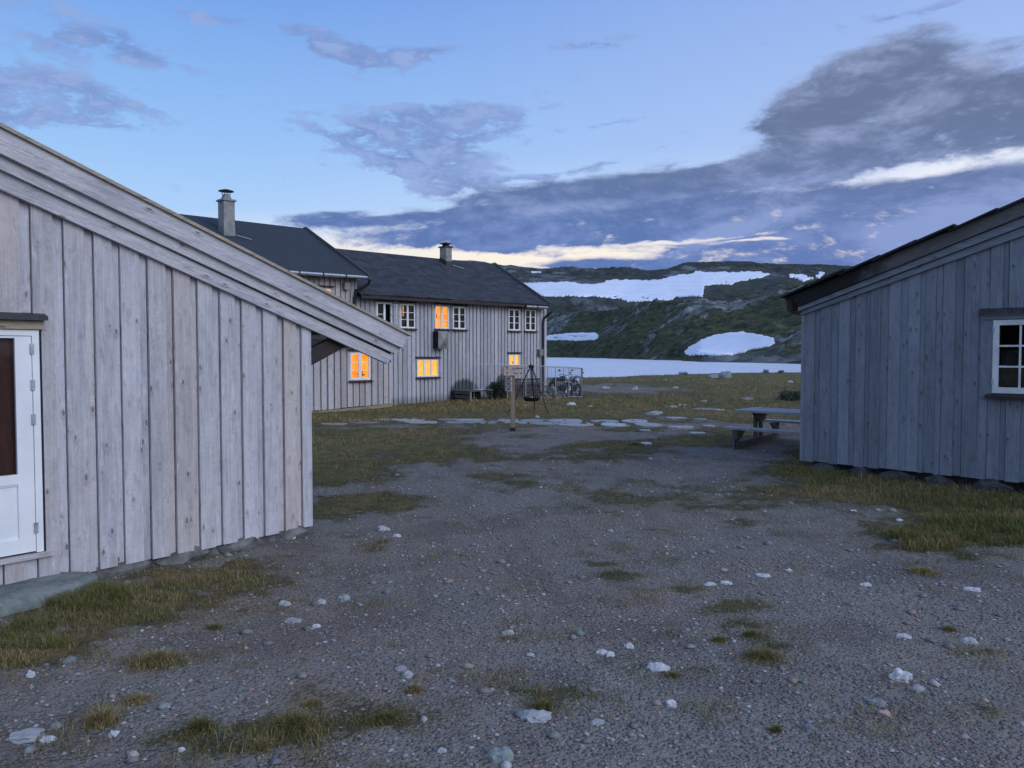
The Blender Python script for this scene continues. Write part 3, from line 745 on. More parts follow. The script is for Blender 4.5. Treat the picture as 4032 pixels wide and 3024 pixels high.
# door position
ud1 = WA.pix(166, 1700)[0]; zdt = WA.pix(139, 1300, 0)[1]; zdb = WA.pix(179, 2165)[1]
ud0 = ud1-1.16
ui = WA.pix(166, 1285)[0]
hole = (ud0, ud1, zdb-.03, zdt+.06)
edges = board_edges(ULEFT, uc-.10, .150, .098, .006, .030, gap=.008)
mb = MB()
siding(mb, edges, lambda u: .02, wt, [hole])
mb.hexa([(uc-.115, -.030, .02), (uc, -.030, .02), (uc, .03, .02), (uc-.115, .03, .02), (uc-.115, -.030, wt(uc)), (uc, -.030, wt(uc)), (uc, .03, wt(uc)), (uc-.115, .03, wt(uc))], None, 2)
mb.build('wall', new_wood, shed)
mb = MB(); mb.hexa([(ud1+.03, .031, .04), (uc-.05, .031, .04), (uc-.05, .05, .04), (ud1+.03, .05, .04), (ud1+.03, .031, wt(ud1)), (uc-.05, .031, wt(uc)), (uc-.05, .05, wt(uc)), (ud1+.03, .05, wt(ud1))]); mb.build('gap_backing', black, shed)  # black sheet behind the boards, standing in for shade in their gaps
mb = MB()                                                     # side wall on the far side, and back
e2 = board_edges(.03, 5.6, .15, .098, .006, .026)
for (a, b_, pr) in e2: mb.box(uc-.03, uc+pr, a, b_, .02, wt(uc)+.02)
plabel(mb.build('side_wall', new_wood, shed), 'side wall turned away, going back from the corner')
mb = MB(); mb.box(ULEFT, uc-.06, .06, 5.5, -.35, .10)
for k in range(9):
    u = uc-.25-k*.62; mb.blob((u, .10, -.03), (.3, .16, .12), k+3, sub=2, amp=.3)
mb.build('foundation', plain('rubble_foundation', (.16, .155, .15), .9, 0, .25, 7, .5, 20), shed)
for (tf, bf, off, th) in ((b1t, b1b, .17, .05), (b2t, b2b, .12, .05), (b3t, b3b, .08, .05)):
    ends = {0.17: (1608, 1321, 1585, 1370), 0.12: (1580, 1370, 1559, 1394), 0.08: (1546, 1400, 1528, 1433)}[off]
    ue_t = WA.pix(ends[0], ends[1], off)[0]; ue_b = WA.pix(ends[2], ends[3], off)[0]
    mb = MB()
    mb.hexa([(ULEFT, -off, bf(ULEFT)), (ue_b, -off, bf(ue_b)), (ue_b, -off+th, bf(ue_b)), (ULEFT, -off+th, bf(ULEFT)),
             (ULEFT, -off, tf(ULEFT)), (ue_t, -off, tf(ue_t)), (ue_t, -off+th, tf(ue_t)), (ULEFT, -off+th, tf(ULEFT))], (.62, .35, random.random()), 0)
    mb.build('barge_board', new_wood, shed)
ue = WA.pix(1608, 1321, .17)[0]; ur = WA.pix(1352, 1345, 0)[0]
mb = MB()                                                      # yellow capping board on top of the barge
c0 = ULEFT; c1 = ue+.03
mb.hexa([(c0, -.20, b1t(c0)), (c1, -.20, b1t(c1)), (c1, -.02, b1t(c1)), (c0, -.02, b1t(c0)), (c0, -.20, b1t(c0)+.032), (c1, -.20, b1t(c1)+.032), (c1, -.02, b1t(c1)+.032), (c0, -.02, b1t(c0)+.032)], (.5, .5, .5), 0)
mb.build('capping_board', raw_wood, shed)
mb = MB()                                                      # roof body, its eave ends short of the barge ends
tk = .30
def rt(u): return b1t(u)-.02
mb.hexa([(c0, -.02, rt(c0)-tk), (ur, -.02, rt(ur)-tk), (ur, 5.9, rt(ur)-tk), (c0, 5.9, rt(c0)-tk), (c0, -.02, rt(c0)), (ur, -.02, rt(ur)), (ur, 5.9, rt(ur)), (c0, 5.9, rt(c0))])
mb.hexa([(ur, -.11, rt(ur)-.20), (ue-.12, -.11, rt(ue-.12)-.20), (ue-.12, -.06, rt(ue-.12)-.20), (ur, -.06, rt(ur)-.20), (ur, -.11, rt(ur)-.04), (ue-.12, -.11, rt(ue-.12)-.04), (ue-.12, -.06, rt(ue-.12)-.04), (ur, -.06, rt(ur)-.04)])
mb.hexa([(c0, -.06, b3b(c0)+.04), (ue-.2, -.06, b3b(ue-.2)+.04), (ue-.2, -.04, b3b(ue-.2)+.04), (c0, -.04, b3b(c0)+.04), (c0, -.06, b1t(c0)-.05), (ue-.2, -.06, b1t(ue-.2)-.05), (ue-.2, -.04, b1t(ue-.2)-.05), (c0, -.04, b1t(c0)-.05)])  # dark backing put in for the shadow lines between the barge boards
rf = mb.build('roof', brown_wood, shed)
mb = MB()                                                      # back slope of the roof
pk = c0
mb.hexa([(pk-6, -.15, rt(pk)-3.4), (pk, -.15, rt(pk)-.1), (pk, 5.9, rt(pk)-.1), (pk-6, 5.9, rt(pk)-3.4), (pk-6, -.15, rt(pk)-3.2), (pk, -.15, rt(pk)+.03), (pk, 5.9, rt(pk)+.03), (pk-6, 5.9, rt(pk)-3.2)])
mb.build('roof', brown_wood, shed)
mb = MB()                                                      # eave brace at the corner
p1 = WA.pix(1222, 1408, 0); p2 = WA.pix(1345, 1340, 0)
mb.bar((p1[0]-.12, .05, p1[1]-.055), (p2[0]+.02, .05, p2[1]), .09, .175, (0, 0, 1))
mb.build('brace', brown_wood, shed)
mb = MB(); mb.box(uc, ur+.05, .35, .45, wt(uc)-.25, wt(uc)-.15); mb.build('eave_beam', new_wood, shed)

door = None
fr = MB(); fw = .055                                            # door: casing
fr.box(ud1-fw-.02, ud1-.02, -.035, .09, zdb, zdt); fr.box(ud0, ud0+fw, -.035, .09, zdb, zdt); fr.box(ud0+fw, ud1-fw-.02, -.034, .09, zdt-.05, zdt)
door = MB()
l0, l1 = ud0+fw+.004, ud1-fw-.024; zb_, zt_ = zdb+.012, zdt-.055
gz0 = WA.pix(118, 1862, 0)[1]; gz1 = WA.pix(104, 1332, 0)[1]; st = .125
door.box(l0, l0+st, -.028, .02, zb_, zt_); door.box(l1-st, l1, -.028, .02, zb_, zt_); door.box(l0+st, l1-st, -.027, .02, gz1, zt_)
door.box(l0+st, l1-st, -.027, .02, gz0-.085, gz0); door.box(l0+st, l1-st, -.027, .02, zb_, zb_+.12)
door.box(l0+st, l1-st, -.008, .02, zb_+.12, gz0-.085)
for (a, b_) in ((gz0-.10, gz0-.085), (zb_+.12, zb_+.135)): door.box(l0+st+.001, l1-st-.001, -.018, -.008, a, b_)
d = door.build('door', white_paint, shed); plabel(d, 'white door with one tall dark pane above a closed panel')
fr.build('door_frame', white_paint, shed)
g_ = MB(); g_.poly([(l0+st+.001, -.004, gz0+.001), (l1-st-.001, -.004, gz0+.001), (l1-st-.001, -.004, gz1-.001), (l0+st+.001, -.004, gz1-.001)]); g_.build('pane', glass, d)
g_ = MB()
for k in range(8): g_.box(l0+st-.05+k*.115, l0+st-.05+k*.115+.113, .04+.004*(k % 2), .055, gz0-.2, gz1+.1, (.3, .5, random.random()))
plabel(g_.build('inner_panelling', door_inner, d), 'dark red boards seen through the door pane')
for yy_ in (1373, 1515, 1650, 2077):
    h_ = MB(); zz_ = WA.pix(150, yy_, .04)[1]; h_.box(l1-.012, l1+.016, -.046, -.028, zz_-.045, zz_+.045); h_.build('hinge', zinc, d)
h_ = MB(); h_.box(l0+.03, l0+.07, -.045, -.028, 1.0, 1.2); h_.tube([(l0+.05, -.045, 1.12), (l0+.05, -.085, 1.12), (l0+.17, -.085, 1.12)], .009); h_.build('handle', zinc, d)
mb = MB(); uf = WA.pix(188, 1255, .10)[0]; z0 = WA.pix(188, 1268, .10)[1]; z1 = WA.pix(188, 1246, .10)[1]
mb.hexa([(ud0-.08, -.11, z0+.012), (uf, -.11, z0+.012), (uf, -.02, z0+.03), (ud0-.08, -.02, z0+.03), (ud0-.08, -.11, z1), (uf, -.11, z1), (uf, -.02, z1+.03), (ud0-.08, -.02, z1+.03)])
mb.build('drip_board', dark_flash, shed)
mb = MB(); mb.box(ud0-.03, ud1+.012, -.055, -.02, zdt+.005, z0+.01, (.5, .9, .3)); mb.build('lintel', raw_wood, shed)
mb = MB(); mb.box(ud0-.05, ud1+.05, -.07, .05, zdb-.045, zdb-.008, (.6, .8, .2)); mb.build('threshold', new_wood, shed)
mb = MB(); mb.box(ud1-.018, ud1-.002, -.025, .08, zdb, zdt); mb.box(ud0-.02, ud0-.002, -.025, .08, zdb, zdt); mb.box(ud0-.1, ud1+.05, .10, .5, zdb-.1, zdt+.1); mb.build('door_jamb', room_dark, shed)

# flat stone step under the door
sp = on_ground(120, 2352)
mb = MB(); ro = Matrix.Rotation(WA.rz, 3, 'Z')
out = []; pts = [(-1.2, -.36), (-.5, -.46), (.05, -.40), (.42, -.28), (.62, -.06), (.50, .16), (.32, .30), (-.4, .34), (-1.2, .34)]
n_ = 40; ring = []
for k in range(n_):
    tt = k/n_*len(pts); i = int(tt); f = tt-i; a = Vector(pts[i]); b_ = Vector(pts[(i+1) % len(pts)]); q = a.lerp(b_, f); q *= .86; q *= 1+.04*mnoise.noise(Vector((k*.9, 1, 2))); ring.append(q)
bb = len(mb.v)
for s, zz_ in ((1.0, -.12), (1.0, .075), (.94, .10), (.6, .115), (.25, .11)):
    for q in ring:
        p = ro @ Vector((q.x*s, q.y*s, 0)); mb.v.append((p.x, p.y, zz_+.02*mnoise.noise(Vector((p.x*2.5, p.y*2.5, zz_*3)))))
for r_ in range(4):
    for k in range(n_):
        mb.f.append([bb+r_*n_+k, bb+r_*n_+(k+1) % n_, bb+(r_+1)*n_+(k+1) % n_, bb+(r_+1)*n_+k]); mb.uv += [(0, 0)]*4; mb.col += [(.5, .5, .5, 1)]*4
mb.f.append([bb+4*n_+k for k in range(n_)]); mb.uv += [(0, 0)]*n_; mb.col += [(.5, .5, .5, 1)]*n_
step_m, nt, b = mat('lichen_stone'); o = texco(nt, 'Object'); n1 = noi(nt, o, 5, 6, .65); n2 = noi(nt, o, 30, 4, .6)
c = mixc(nt, n1.step(.35, .65), (.10, .12, .11), (.21, .23, .22)); c = mixc(nt, n2.step(.6, .75)*.5, c, (.40, .42, .38)); setin(nt, b, 'Base Color', mixc(nt, noi(nt, o, 11, 4, .6).step(.6, .7)*.7, c, (.08, .09, .08))); setin(nt, b, 'Roughness', .9); bump(nt, b, n1+n2*.4, .6, .02)
st_ = mb.build('stone_step', step_m, None, True, (sp.x, sp.y, sp.z)); tag(st_, 'large flat grey-green stone lying as a step below the white door', 'stone step')

# ================================================================ window builder
def window(wl, parent, u0, u1, z0, z1, cols=2, rows=3, room=None, curtain=None, paint=white_paint, off=0.0, cas=.045, mull=.085, mun=.02, open_right=False, cells=None, depth=.22, extra=None, lab=None, sill_m=None, drip=True):
    """window > frame, pane, sill, drip_board, room; returns it"""
    y = -off
    f = MB()
    f.box(u0, u0+cas, y-.035, y+.012, z0, z1); f.box(u1-cas, u1, y-.035, y+.012, z0, z1); f.box(u0+cas, u1-cas, y-.034, y+.012, z1-cas, z1); f.box(u0+cas, u1-cas, y-.038, y+.012, z0, z0+cas*1.15)
    cells = cells or 1; W_ = (u1-u0-2*cas-(cols-1)*mull)/cols; panes = []
    for k in range(cols):
        a = u0+cas+k*(W_+mull)
        if k < cols-1: f.box(a+W_, a+W_+mull, y-.033, y+.012, z0+cas*1.15, z1-cas)
        if open_right and k == cols-1: continue
        panes.append((a, a+W_))
        for r_ in range(1, rows):
            zz = z0+cas*1.15+(z1-cas-z0-cas*1.15)*r_/rows; f.box(a, a+W_, y-.020, y+.004, zz-mun/2, zz+mun/2)
        for q in range(1, cells):
            uu = a+W_*q/cells; f.box(uu-mun/2, uu+mun/2, y-.022, y+.004, z0+cas*1.15, z1-cas)
    win = f.build('window', paint, parent)
    if lab: plabel(win, lab)
    g = MB()
    for (a, b_) in panes: g.poly([(a+.001, y-.003, z0+cas*1.15+.001), (b_-.001, y-.003, z0+cas*1.15+.001), (b_-.001, y-.003, z1-cas-.001), (a+.001, y-.003, z1-cas-.001)])
    if panes: g.build('pane', glass if paint is white_paint else sky_glass, win)
    if room is not None:
        r = MB(); r.box(u0+.01, u1-.01, y+depth, y+depth+.03, z0, z1); r.box(u0-.01, u0+.012, y+.012, y+depth, z0, z1); r.box(u1-.012, u1+.01, y+.012, y+depth, z0, z1); r.box(u0, u1, y+.012, y+depth, z1-.012, z1+.01); r.box(u0, u1, y+.012, y+depth, z0-.01, z0+.02)
        r.build('lit_room' if room in (lit_orange, lit_gold, lit_shelf) else 'dark_room', room, win)
    if curtain is not None:
        r = MB(); n = 16
        for side in ((u0+cas, u0+cas+(u1-u0)*.46), (u1-cas-(u1-u0)*.46, u1-cas)):
            pts = [(side[0]+(side[1]-side[0])*i/n, y+.10+.022*math.sin(i*2.1+side[0]*7)) for i in range(n+1)]
            for p, q in zip(pts, pts[1:]): r.poly([(p[0], p[1], z0+.03), (q[0], q[1], z0+.03), (q[0], q[1], z1-.03), (p[0], p[1], z1-.03)])
        r.build('curtain', curtain, win)
    if extra: extra(win, u0, u1, z0, z1, y)
    s = MB(); s.hexa([(u0-.07, y-.13, z0-.075), (u1+.07, y-.13, z0-.075), (u1+.07, y, z0-.06), (u0-.07, y, z0-.06), (u0-.07, y-.13, z0-.035), (u1+.07, y-.13, z0-.035), (u1+.07, y, z0-.006), (u0-.07, y, z0-.006)]); s.build('sill', sill_m or brown_wood, win)
    if drip:
        s = MB(); s.hexa([(u0-.08, y-.12, z1+.05), (u1+.08, y-.12, z1+.05), (u1+.08, y, z1+.07), (u0-.08, y, z1+.07), (u0-.08, y-.12, z1+.085), (u1+.08, y-.12, z1+.085), (u1+.08, y, z1+.115), (u0-.08, y, z1+.115)]); s.build('drip_board', sill_m or brown_wood, win)
    return win

# ================================================================ the long lodge
B0 = at_z(1226, 1625, -.02); azl = math.atan2(5000-2016, F)
WB = Wall(B0, (math.sin(azl), math.cos(azl))); lodge = empty('lodge', (B0.x, B0.y, 0), WB.rz)
tag(lodge, 'long two storey grey timber lodge with slate roofs, two chimneys and lamplit windows', 'lodge')
SO = []
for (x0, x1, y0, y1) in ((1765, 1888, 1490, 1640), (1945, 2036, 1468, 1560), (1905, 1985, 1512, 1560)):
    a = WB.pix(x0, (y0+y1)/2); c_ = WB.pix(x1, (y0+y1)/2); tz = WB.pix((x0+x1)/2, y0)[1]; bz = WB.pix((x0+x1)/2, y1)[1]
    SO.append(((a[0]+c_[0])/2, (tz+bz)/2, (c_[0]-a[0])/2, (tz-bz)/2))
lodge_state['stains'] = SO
lodge_wood = wood('weathered_lodge_wood', (.52, .515, .55), (.28, .275, .30), warm=.2, knots=.5, tone=.35, recolour=lodge_stain)
annex_wood = wood('warm_annexe_wood', (.53, .50, .51), (.30, .27, .275), warm=.4, knots=.5, tone=.35)
ul = WB.pix(1400, 1130)[0]; urt = WB.pix(2149, 1400)[0]
def box_px(x0, x1, y0, y1, off=0.0, wl=None):
    wl = wl or WB
    xm = (x0+x1)/2; ym = (y0+y1)/2
    return wl.pix(x0, ym, off)[0], wl.pix(x1, ym, off)[0], wl.pix(xm, y1, off)[1], wl.pix(xm, y0, off)[1]
OFFA = .9                                                       # annexe stands this far forward
e_l = WB.pix(1418, 1166, 0); e_r = WB.pix(2149, 1211, 0); eave2 = lambda u: e_l[1]+(e_r[1]-e_l[1])*(u-e_l[0])/(e_r[0]-e_l[0])
wins = {'w1': (1482, 1542, 1192, 1284), 'w2': (1575, 1632, 1198, 1292), 'w3': (1711, 1765, 1204, 1294), 'w4': (1782, 1831, 1209, 1296), 'w5': (2001, 2044, 1218, 1301), 'w6': (2066, 2107, 1220, 1302),
        'w7': (2002, 2044, 1396, 1440), 'w8': (1641, 1724, 1415, 1483), 'w10': (1254, 1303, 1136, 1215)}
WBX = {k: box_px(*v) for k, v in wins.items()}
holes = [(a+.01, b_-.01, c_+.01, d_-.01) for k, (a, b_, c_, d_) in WBX.items()]
mb = MB()
ge = [(a, b_, pr+.004) for (a, b_, pr) in board_edges(ul, urt-.12, .130, .076, .008, .030, gap=.018)]
siding(mb, ge, lambda u: -.02+.05*math.sin(u*1.3), lambda u: eave2(u)+.06, holes)
mb.box(urt-.14, urt, -.045, .03, -.05, eave2(urt)+.06)
mb.build('wall', lodge_wood, lodge)
mb = MB(); siding(mb, [(ul, urt-.05, 0)], lambda u: -.05, lambda u: eave2(u)+.05, holes, -.04)
mb.build('gap_backing', black, lodge)  # black sheet added for the shade in the lodge's board gaps
UL1 = WB.pix(600, 1100)[0]
e1l = WB.pix(1138, 1080, 0); e1r = WB.pix(1403, 1100, 0); eave1 = lambda u: e1l[1]+(e1r[1]-e1l[1])*(u-e1l[0])/(e1r[0]-e1l[0])
mb = MB()
siding(mb, [(a, b_, pr+.004) for (a, b_, pr) in board_edges(UL1, ul+.03, .130, .076, .008, .030, gap=.018)], lambda u: -.02, lambda u: eave1(u)+.12, [(a+.01, b_-.01, c_+.01, d_-.01) for a, b_, c_, d_ in [WBX['w10']]], .004)
mb.build('wall', annex_wood, lodge)
# annexe wall and its lean-to roof
an0 = WB.pix(1100, 1635, OFFA); an1 = WB.pix(1538, 1588, OFFA); anl = WB.pix(1226, 1618, OFFA)
abase = lerpf(anl, an1); atopz = WB.pix(1400, 1366, OFFA)[1]
w9 = box_px(1376, 1456, 1387, 1496, OFFA)
mb = MB()
siding(mb, [(a, b_, pr) for (a, b_, pr) in board_edges(an0[0], an1[0], .17, .09, .01, .036, gap=.022)], abase, lambda u: atopz+.1, [(w9[0]+.01, w9[1]-.01, w9[2]+.01, w9[3]-.01)], OFFA)
for (a, b_, pr) in board_edges(-OFFA, 0, .17, .09, .01, .03): mb.box(an1[0]-.03, an1[0]+pr, a, b_, an1[1], atopz+.1)
mb.build('annexe_wall', annex_wood, lodge)
mb = MB(); mb.bar((an0[0], -OFFA-.02, abase(an0[0])-.08), (an1[0], -OFFA-.02, an1[1]-.08), .12, .11, (0, 0, 1)); mb.build('sill_beam', post_wood, lodge)
a_ = atopz+.02
mb = MB(); u0_, u1_ = an0[0], an1[0]+.1
mb.hexa([(u0_, -OFFA-.28, a_), (u1_, -OFFA-.28, a_), (u1_, 0, a_+.32), (u0_, 0, a_+.32), (u0_, -OFFA-.28, a_+.10), (u1_, -OFFA-.28, a_+.10), (u1_, 0, a_+.42), (u0_, 0, a_+.42)]); mb.build('lean_to_roof', brown_wood, lodge)
mb = MB(); mb.box(UL1, an1[0], .2, 6, -.4, .06); mb.box(an1[0]-.1, urt-.05, .05, 7, -.4, .02)
for k in range(16):
    u = an0[0]+k*.42; mb.blob((u, -OFFA+.15+random.uniform(-.05, .1), -.02), (.24, .16, .15), k+40, sub=2, amp=.35)
mb.build('foundation', plain('dark_rubble', (.07, .068, .066), .95, 0, .3, 5, .4, 20), lodge)
mb = MB(); wq = 7.6                                              # far gable end and rear walls
for (a, b_, pr) in board_edges(0.03, wq, .165, .085, .012, .03): 
    pass
W2 = 3.8; rg2 = [WB.pix(1325, 985, -W2), WB.pix(1945, 1045, -W2)]; ridge2 = lerpf(*rg2)
W1 = 4.45; rg1 = [WB.pix(700, 850, -W1), WB.pix(1200, 907, -W1)]; ridge1 = lerpf(*rg1)
for (a, b_, pr) in board_edges(0.03, 2*W2-.03, .165, .085, .012, .03):
    zt = lambda yy: eave2(urt)+(ridge2(urt)-eave2(urt))*(1-abs(yy-W2)/W2)-.12
    mb.hexa([(urt-.03, a, -.05), (urt+pr, a, -.05), (urt+pr, b_, -.05), (urt-.03, b_, -.05), (urt-.03, a, zt(a)), (urt+pr, a, zt(a)), (urt+pr, b_, zt(b_)), (urt-.03, b_, zt(b_))], None, 2)
mb.build('gable_wall', annex_wood, lodge); mb = MB()
ug = WB.pix(1400, 1120)[0]
for (a, b_, pr) in board_edges(0.05, 2*W1-.03, .165, .085, .012, .03):
    zt = lambda yy: eave1(ug)+(ridge1(ug)-eave1(ug))*(1-abs(yy-W1)/W1)-.10
    mb.hexa([(ug-.03, a, 2.0), (ug+pr-.03, a, 2.0), (ug+pr-.03, b_, 2.0), (ug-.03, b_, 2.0), (ug-.03, a, zt(a)), (ug+pr-.03, a, zt(a)), (ug+pr-.03, b_, zt(b_)), (ug-.03, b_, zt(b_))], None, 2)
mb.build('gable_wall', annex_wood, lodge)
# roofs
def roof(mb, ua, ub, era, erb, ridge, Wd, oh, th=.09):
    """front and back slopes; era/erb eave heights at ua, ub (at y=-oh); grain/uv along the eave"""
    ra, rb = ridge(ua), ridge(ub)
    for sgn in (0, 1):
        y0 = -oh if sgn == 0 else 2*Wd+oh
        mb.hexa([(ua, y0, era), (ub, y0, erb), (ub, Wd, rb), (ua, Wd, ra), (ua, y0, era+th), (ub, y0, erb+th), (ub, Wd, rb+th), (ua, Wd, ra+th)] if sgn == 0 else
                [(ua, Wd, ra), (ub, Wd, rb), (ub, y0, erb), (ua, y0, era), (ua, Wd, ra+th), (ub, Wd, rb+th), (ub, y0, erb+th), (ua, y0, era+th)], (.5, .5, .5), 0)
OH = .42
p_l = WB.pix(1425, 1163, OH); p_r = WB.pix(2166, 1206, OH); u2e = p_r[0]
ez2 = lerpf(p_l, p_r); ur2 = rg2[1][0]
# right edge of roof runs from the eave corner to the ridge end
def slope_uv(ob, Wd, oh):
    me = ob.data; uvl = me.uv_layers['UVMap'].data
    for p in me.polygons:
        for li in p.loop_indices:
            co = me.vertices[me.loops[li].vertex_index].co; d_ = abs(co.y-Wd)
            uvl[li].uv = (co.x, d_*1.16)
def roof_obj(name, m_, ua, ub_e, ub_r, ez, ridge, Wd, oh, th):
    mb = MB(); nsub = 18; msub = 8
    # gentle sag and unevenness of an old roof
    for sgn in (0, 1):
        grid = {}
        for i in range(nsub+1):
            for j in range(msub+1):
                t_ = j/msub; ub = ub_e+(ub_r-ub_e)*t_; u = ua+(ub-ua)*i/nsub
                z = ez(u)*(1-t_)+ridge(u)*t_; sag = .035*math.sin(math.pi*t_)+.02*mnoise.noise(Vector((u*.8, t_*3, 4)))*math.sin(math.pi*t_)
                yy = (-oh+(Wd+oh)*t_); yy = yy if sgn == 0 else 2*Wd-yy
                grid[i, j] = (u, yy, z-sag)
        for i in range(nsub):
            for j in range(msub):
                q = [grid[i, j], grid[i+1, j], grid[i+1, j+1], grid[i, j+1]]
                if sgn: q = q[::-1]
                mb.hexa([(a, b_, c_) for a, b_, c_ in q]+[(a, b_, c_+th) for a, b_, c_ in q], (.5, .5, .5), 0)
    o_ = mb.build(name, m_, lodge); slope_uv(o_, Wd, oh); return o_
r2 = roof_obj('roof', slate, ul-.05, u2e, ur2, ez2, ridge2, W2, OH, .07); plabel(r2, 'dark slate roof of the lower right wing')
OH1 = .40
q_l = WB.pix(1138, 1073, OH1); q_r = WB.pix(1447, 1094, OH1); ez1 = lerpf(q_l, q_r)
r1 = roof_obj('roof', felt, UL1-.3, q_r[0], rg1[1][0], ez1, ridge1, W1, OH1, .08); plabel(r1, 'smooth dark roof of the taller left wing')
# rakes (verge boards)
def rake(ua, za, ub, zb, Wd, oh, wdt, m_):
    mb = MB()
    mb.bar((ua, -oh-.02, za+.04), (ub, Wd, zb+.05), .05, wdt, (0, 0, 1)); mb.bar((ua, 2*Wd+oh, za+.04), (ub, Wd, zb+.05), .05, wdt, (0, 0, 1)); mb.build('verge_board', m_, lodge)
rake(u2e+.02, ez2(u2e), ur2+.02, ridge2(ur2), W2, OH, .22, trim_wood); rake(q_r[0]+.02, ez1(q_r[0]), rg1[1][0]+.02, ridge1(rg1[1][0]), W1, OH1, .22, trim_wood)
mb = MB(); mb.bar((ul-.02, -OH+.02, ez2(ul)-.02), (u2e-.08, -OH+.02, ez2(u2e)-.02), .04, .16, (0, 0, 1)); mb.hexa([(ul, -OH+.04, ez2(ul)-.05), (u2e-.1, -OH+.04, ez2(u2e)-.05), (u2e-.1, 0, ez2(u2e)+.02), (ul, 0, ez2(ul)+.02), (ul, -OH+.04, ez2(ul)-.03), (u2e-.1, -OH+.04, ez2(u2e)-.03), (u2e-.1, 0, ez2(u2e)+.05), (ul, 0, ez2(ul)+.05)])
mb.build('fascia', brown_wood, lodge)
mb = MB(); mb.hexa([(UL1, -OH1+.04, ez1(UL1)-.03), (q_r[0]-.1, -OH1+.04, ez1(q_r[0])-.03), (q_r[0]-.1, 0, ez1(q_r[0])+.03), (UL1, 0, ez1(UL1)+.03), (UL1, -OH1+.04, ez1(UL1)), (q_r[0]-.1, -OH1+.04, ez1(q_r[0])), (q_r[0]-.1, 0, ez1(q_r[0])+.06), (UL1, 0, ez1(UL1)+.06)]); mb.build('soffit', brown_wood, lodge)
def gutter(ua, za, ub, zb, y, name='gutter'):
    mb = MB(); mb.tube([(ua, y, za), (ub, y, zb)], .06, 8)
    n = max(2, int((ub-ua)/.85)); g = mb.build(name, zinc, lodge); k = MB()
    for i in range(n+1):
        k = MB(); u = ua+(ub-ua)*i/n; z = za+(zb-za)*i/n; k.box(u-.02, u+.02, y-.068, y+.068, z-.068, z+.068); k.build('gutter_bracket', black_metal, g)
    return g
gutter(UL1, ez1(UL1)+.0, q_r[0]-.05, ez1(q_r[0])+.0, -OH1-.07)
ga = WB.pix(2069, 1203, OH)[0]; gutter(ga, ez2(ga)-.07, u2e-.14, ez2(u2e-.14)-.07, -OH+.0)
def pipe(pts, r=.055):
    mb = MB(); mb.tube(pts, r, 8); mb.build('downpipe', black_metal, lodge)
pu = WB.pix(2138, 1400, .09)[0]; pipe([(pu+.28, -OH, ez2(pu)-.1), (pu+.22, -OH+.02, ez2(pu)-.25), (pu+.02, -.13, ez2(pu)-.55), (pu, -.11, ez2(pu)-.75), (pu, -.11, .1)])
pu1 = WB.pix(1396, 1150, .09)[0]; pipe([(pu1+.42, -OH1-.05, ez1(pu1)-.05), (pu1+.40, -OH1, ez1(pu1)-.2), (pu1+.06, -.14, ez1(pu1)-.48), (pu1, -.12, ez1(pu1)-.7), (pu1, -.12, 2.3)])
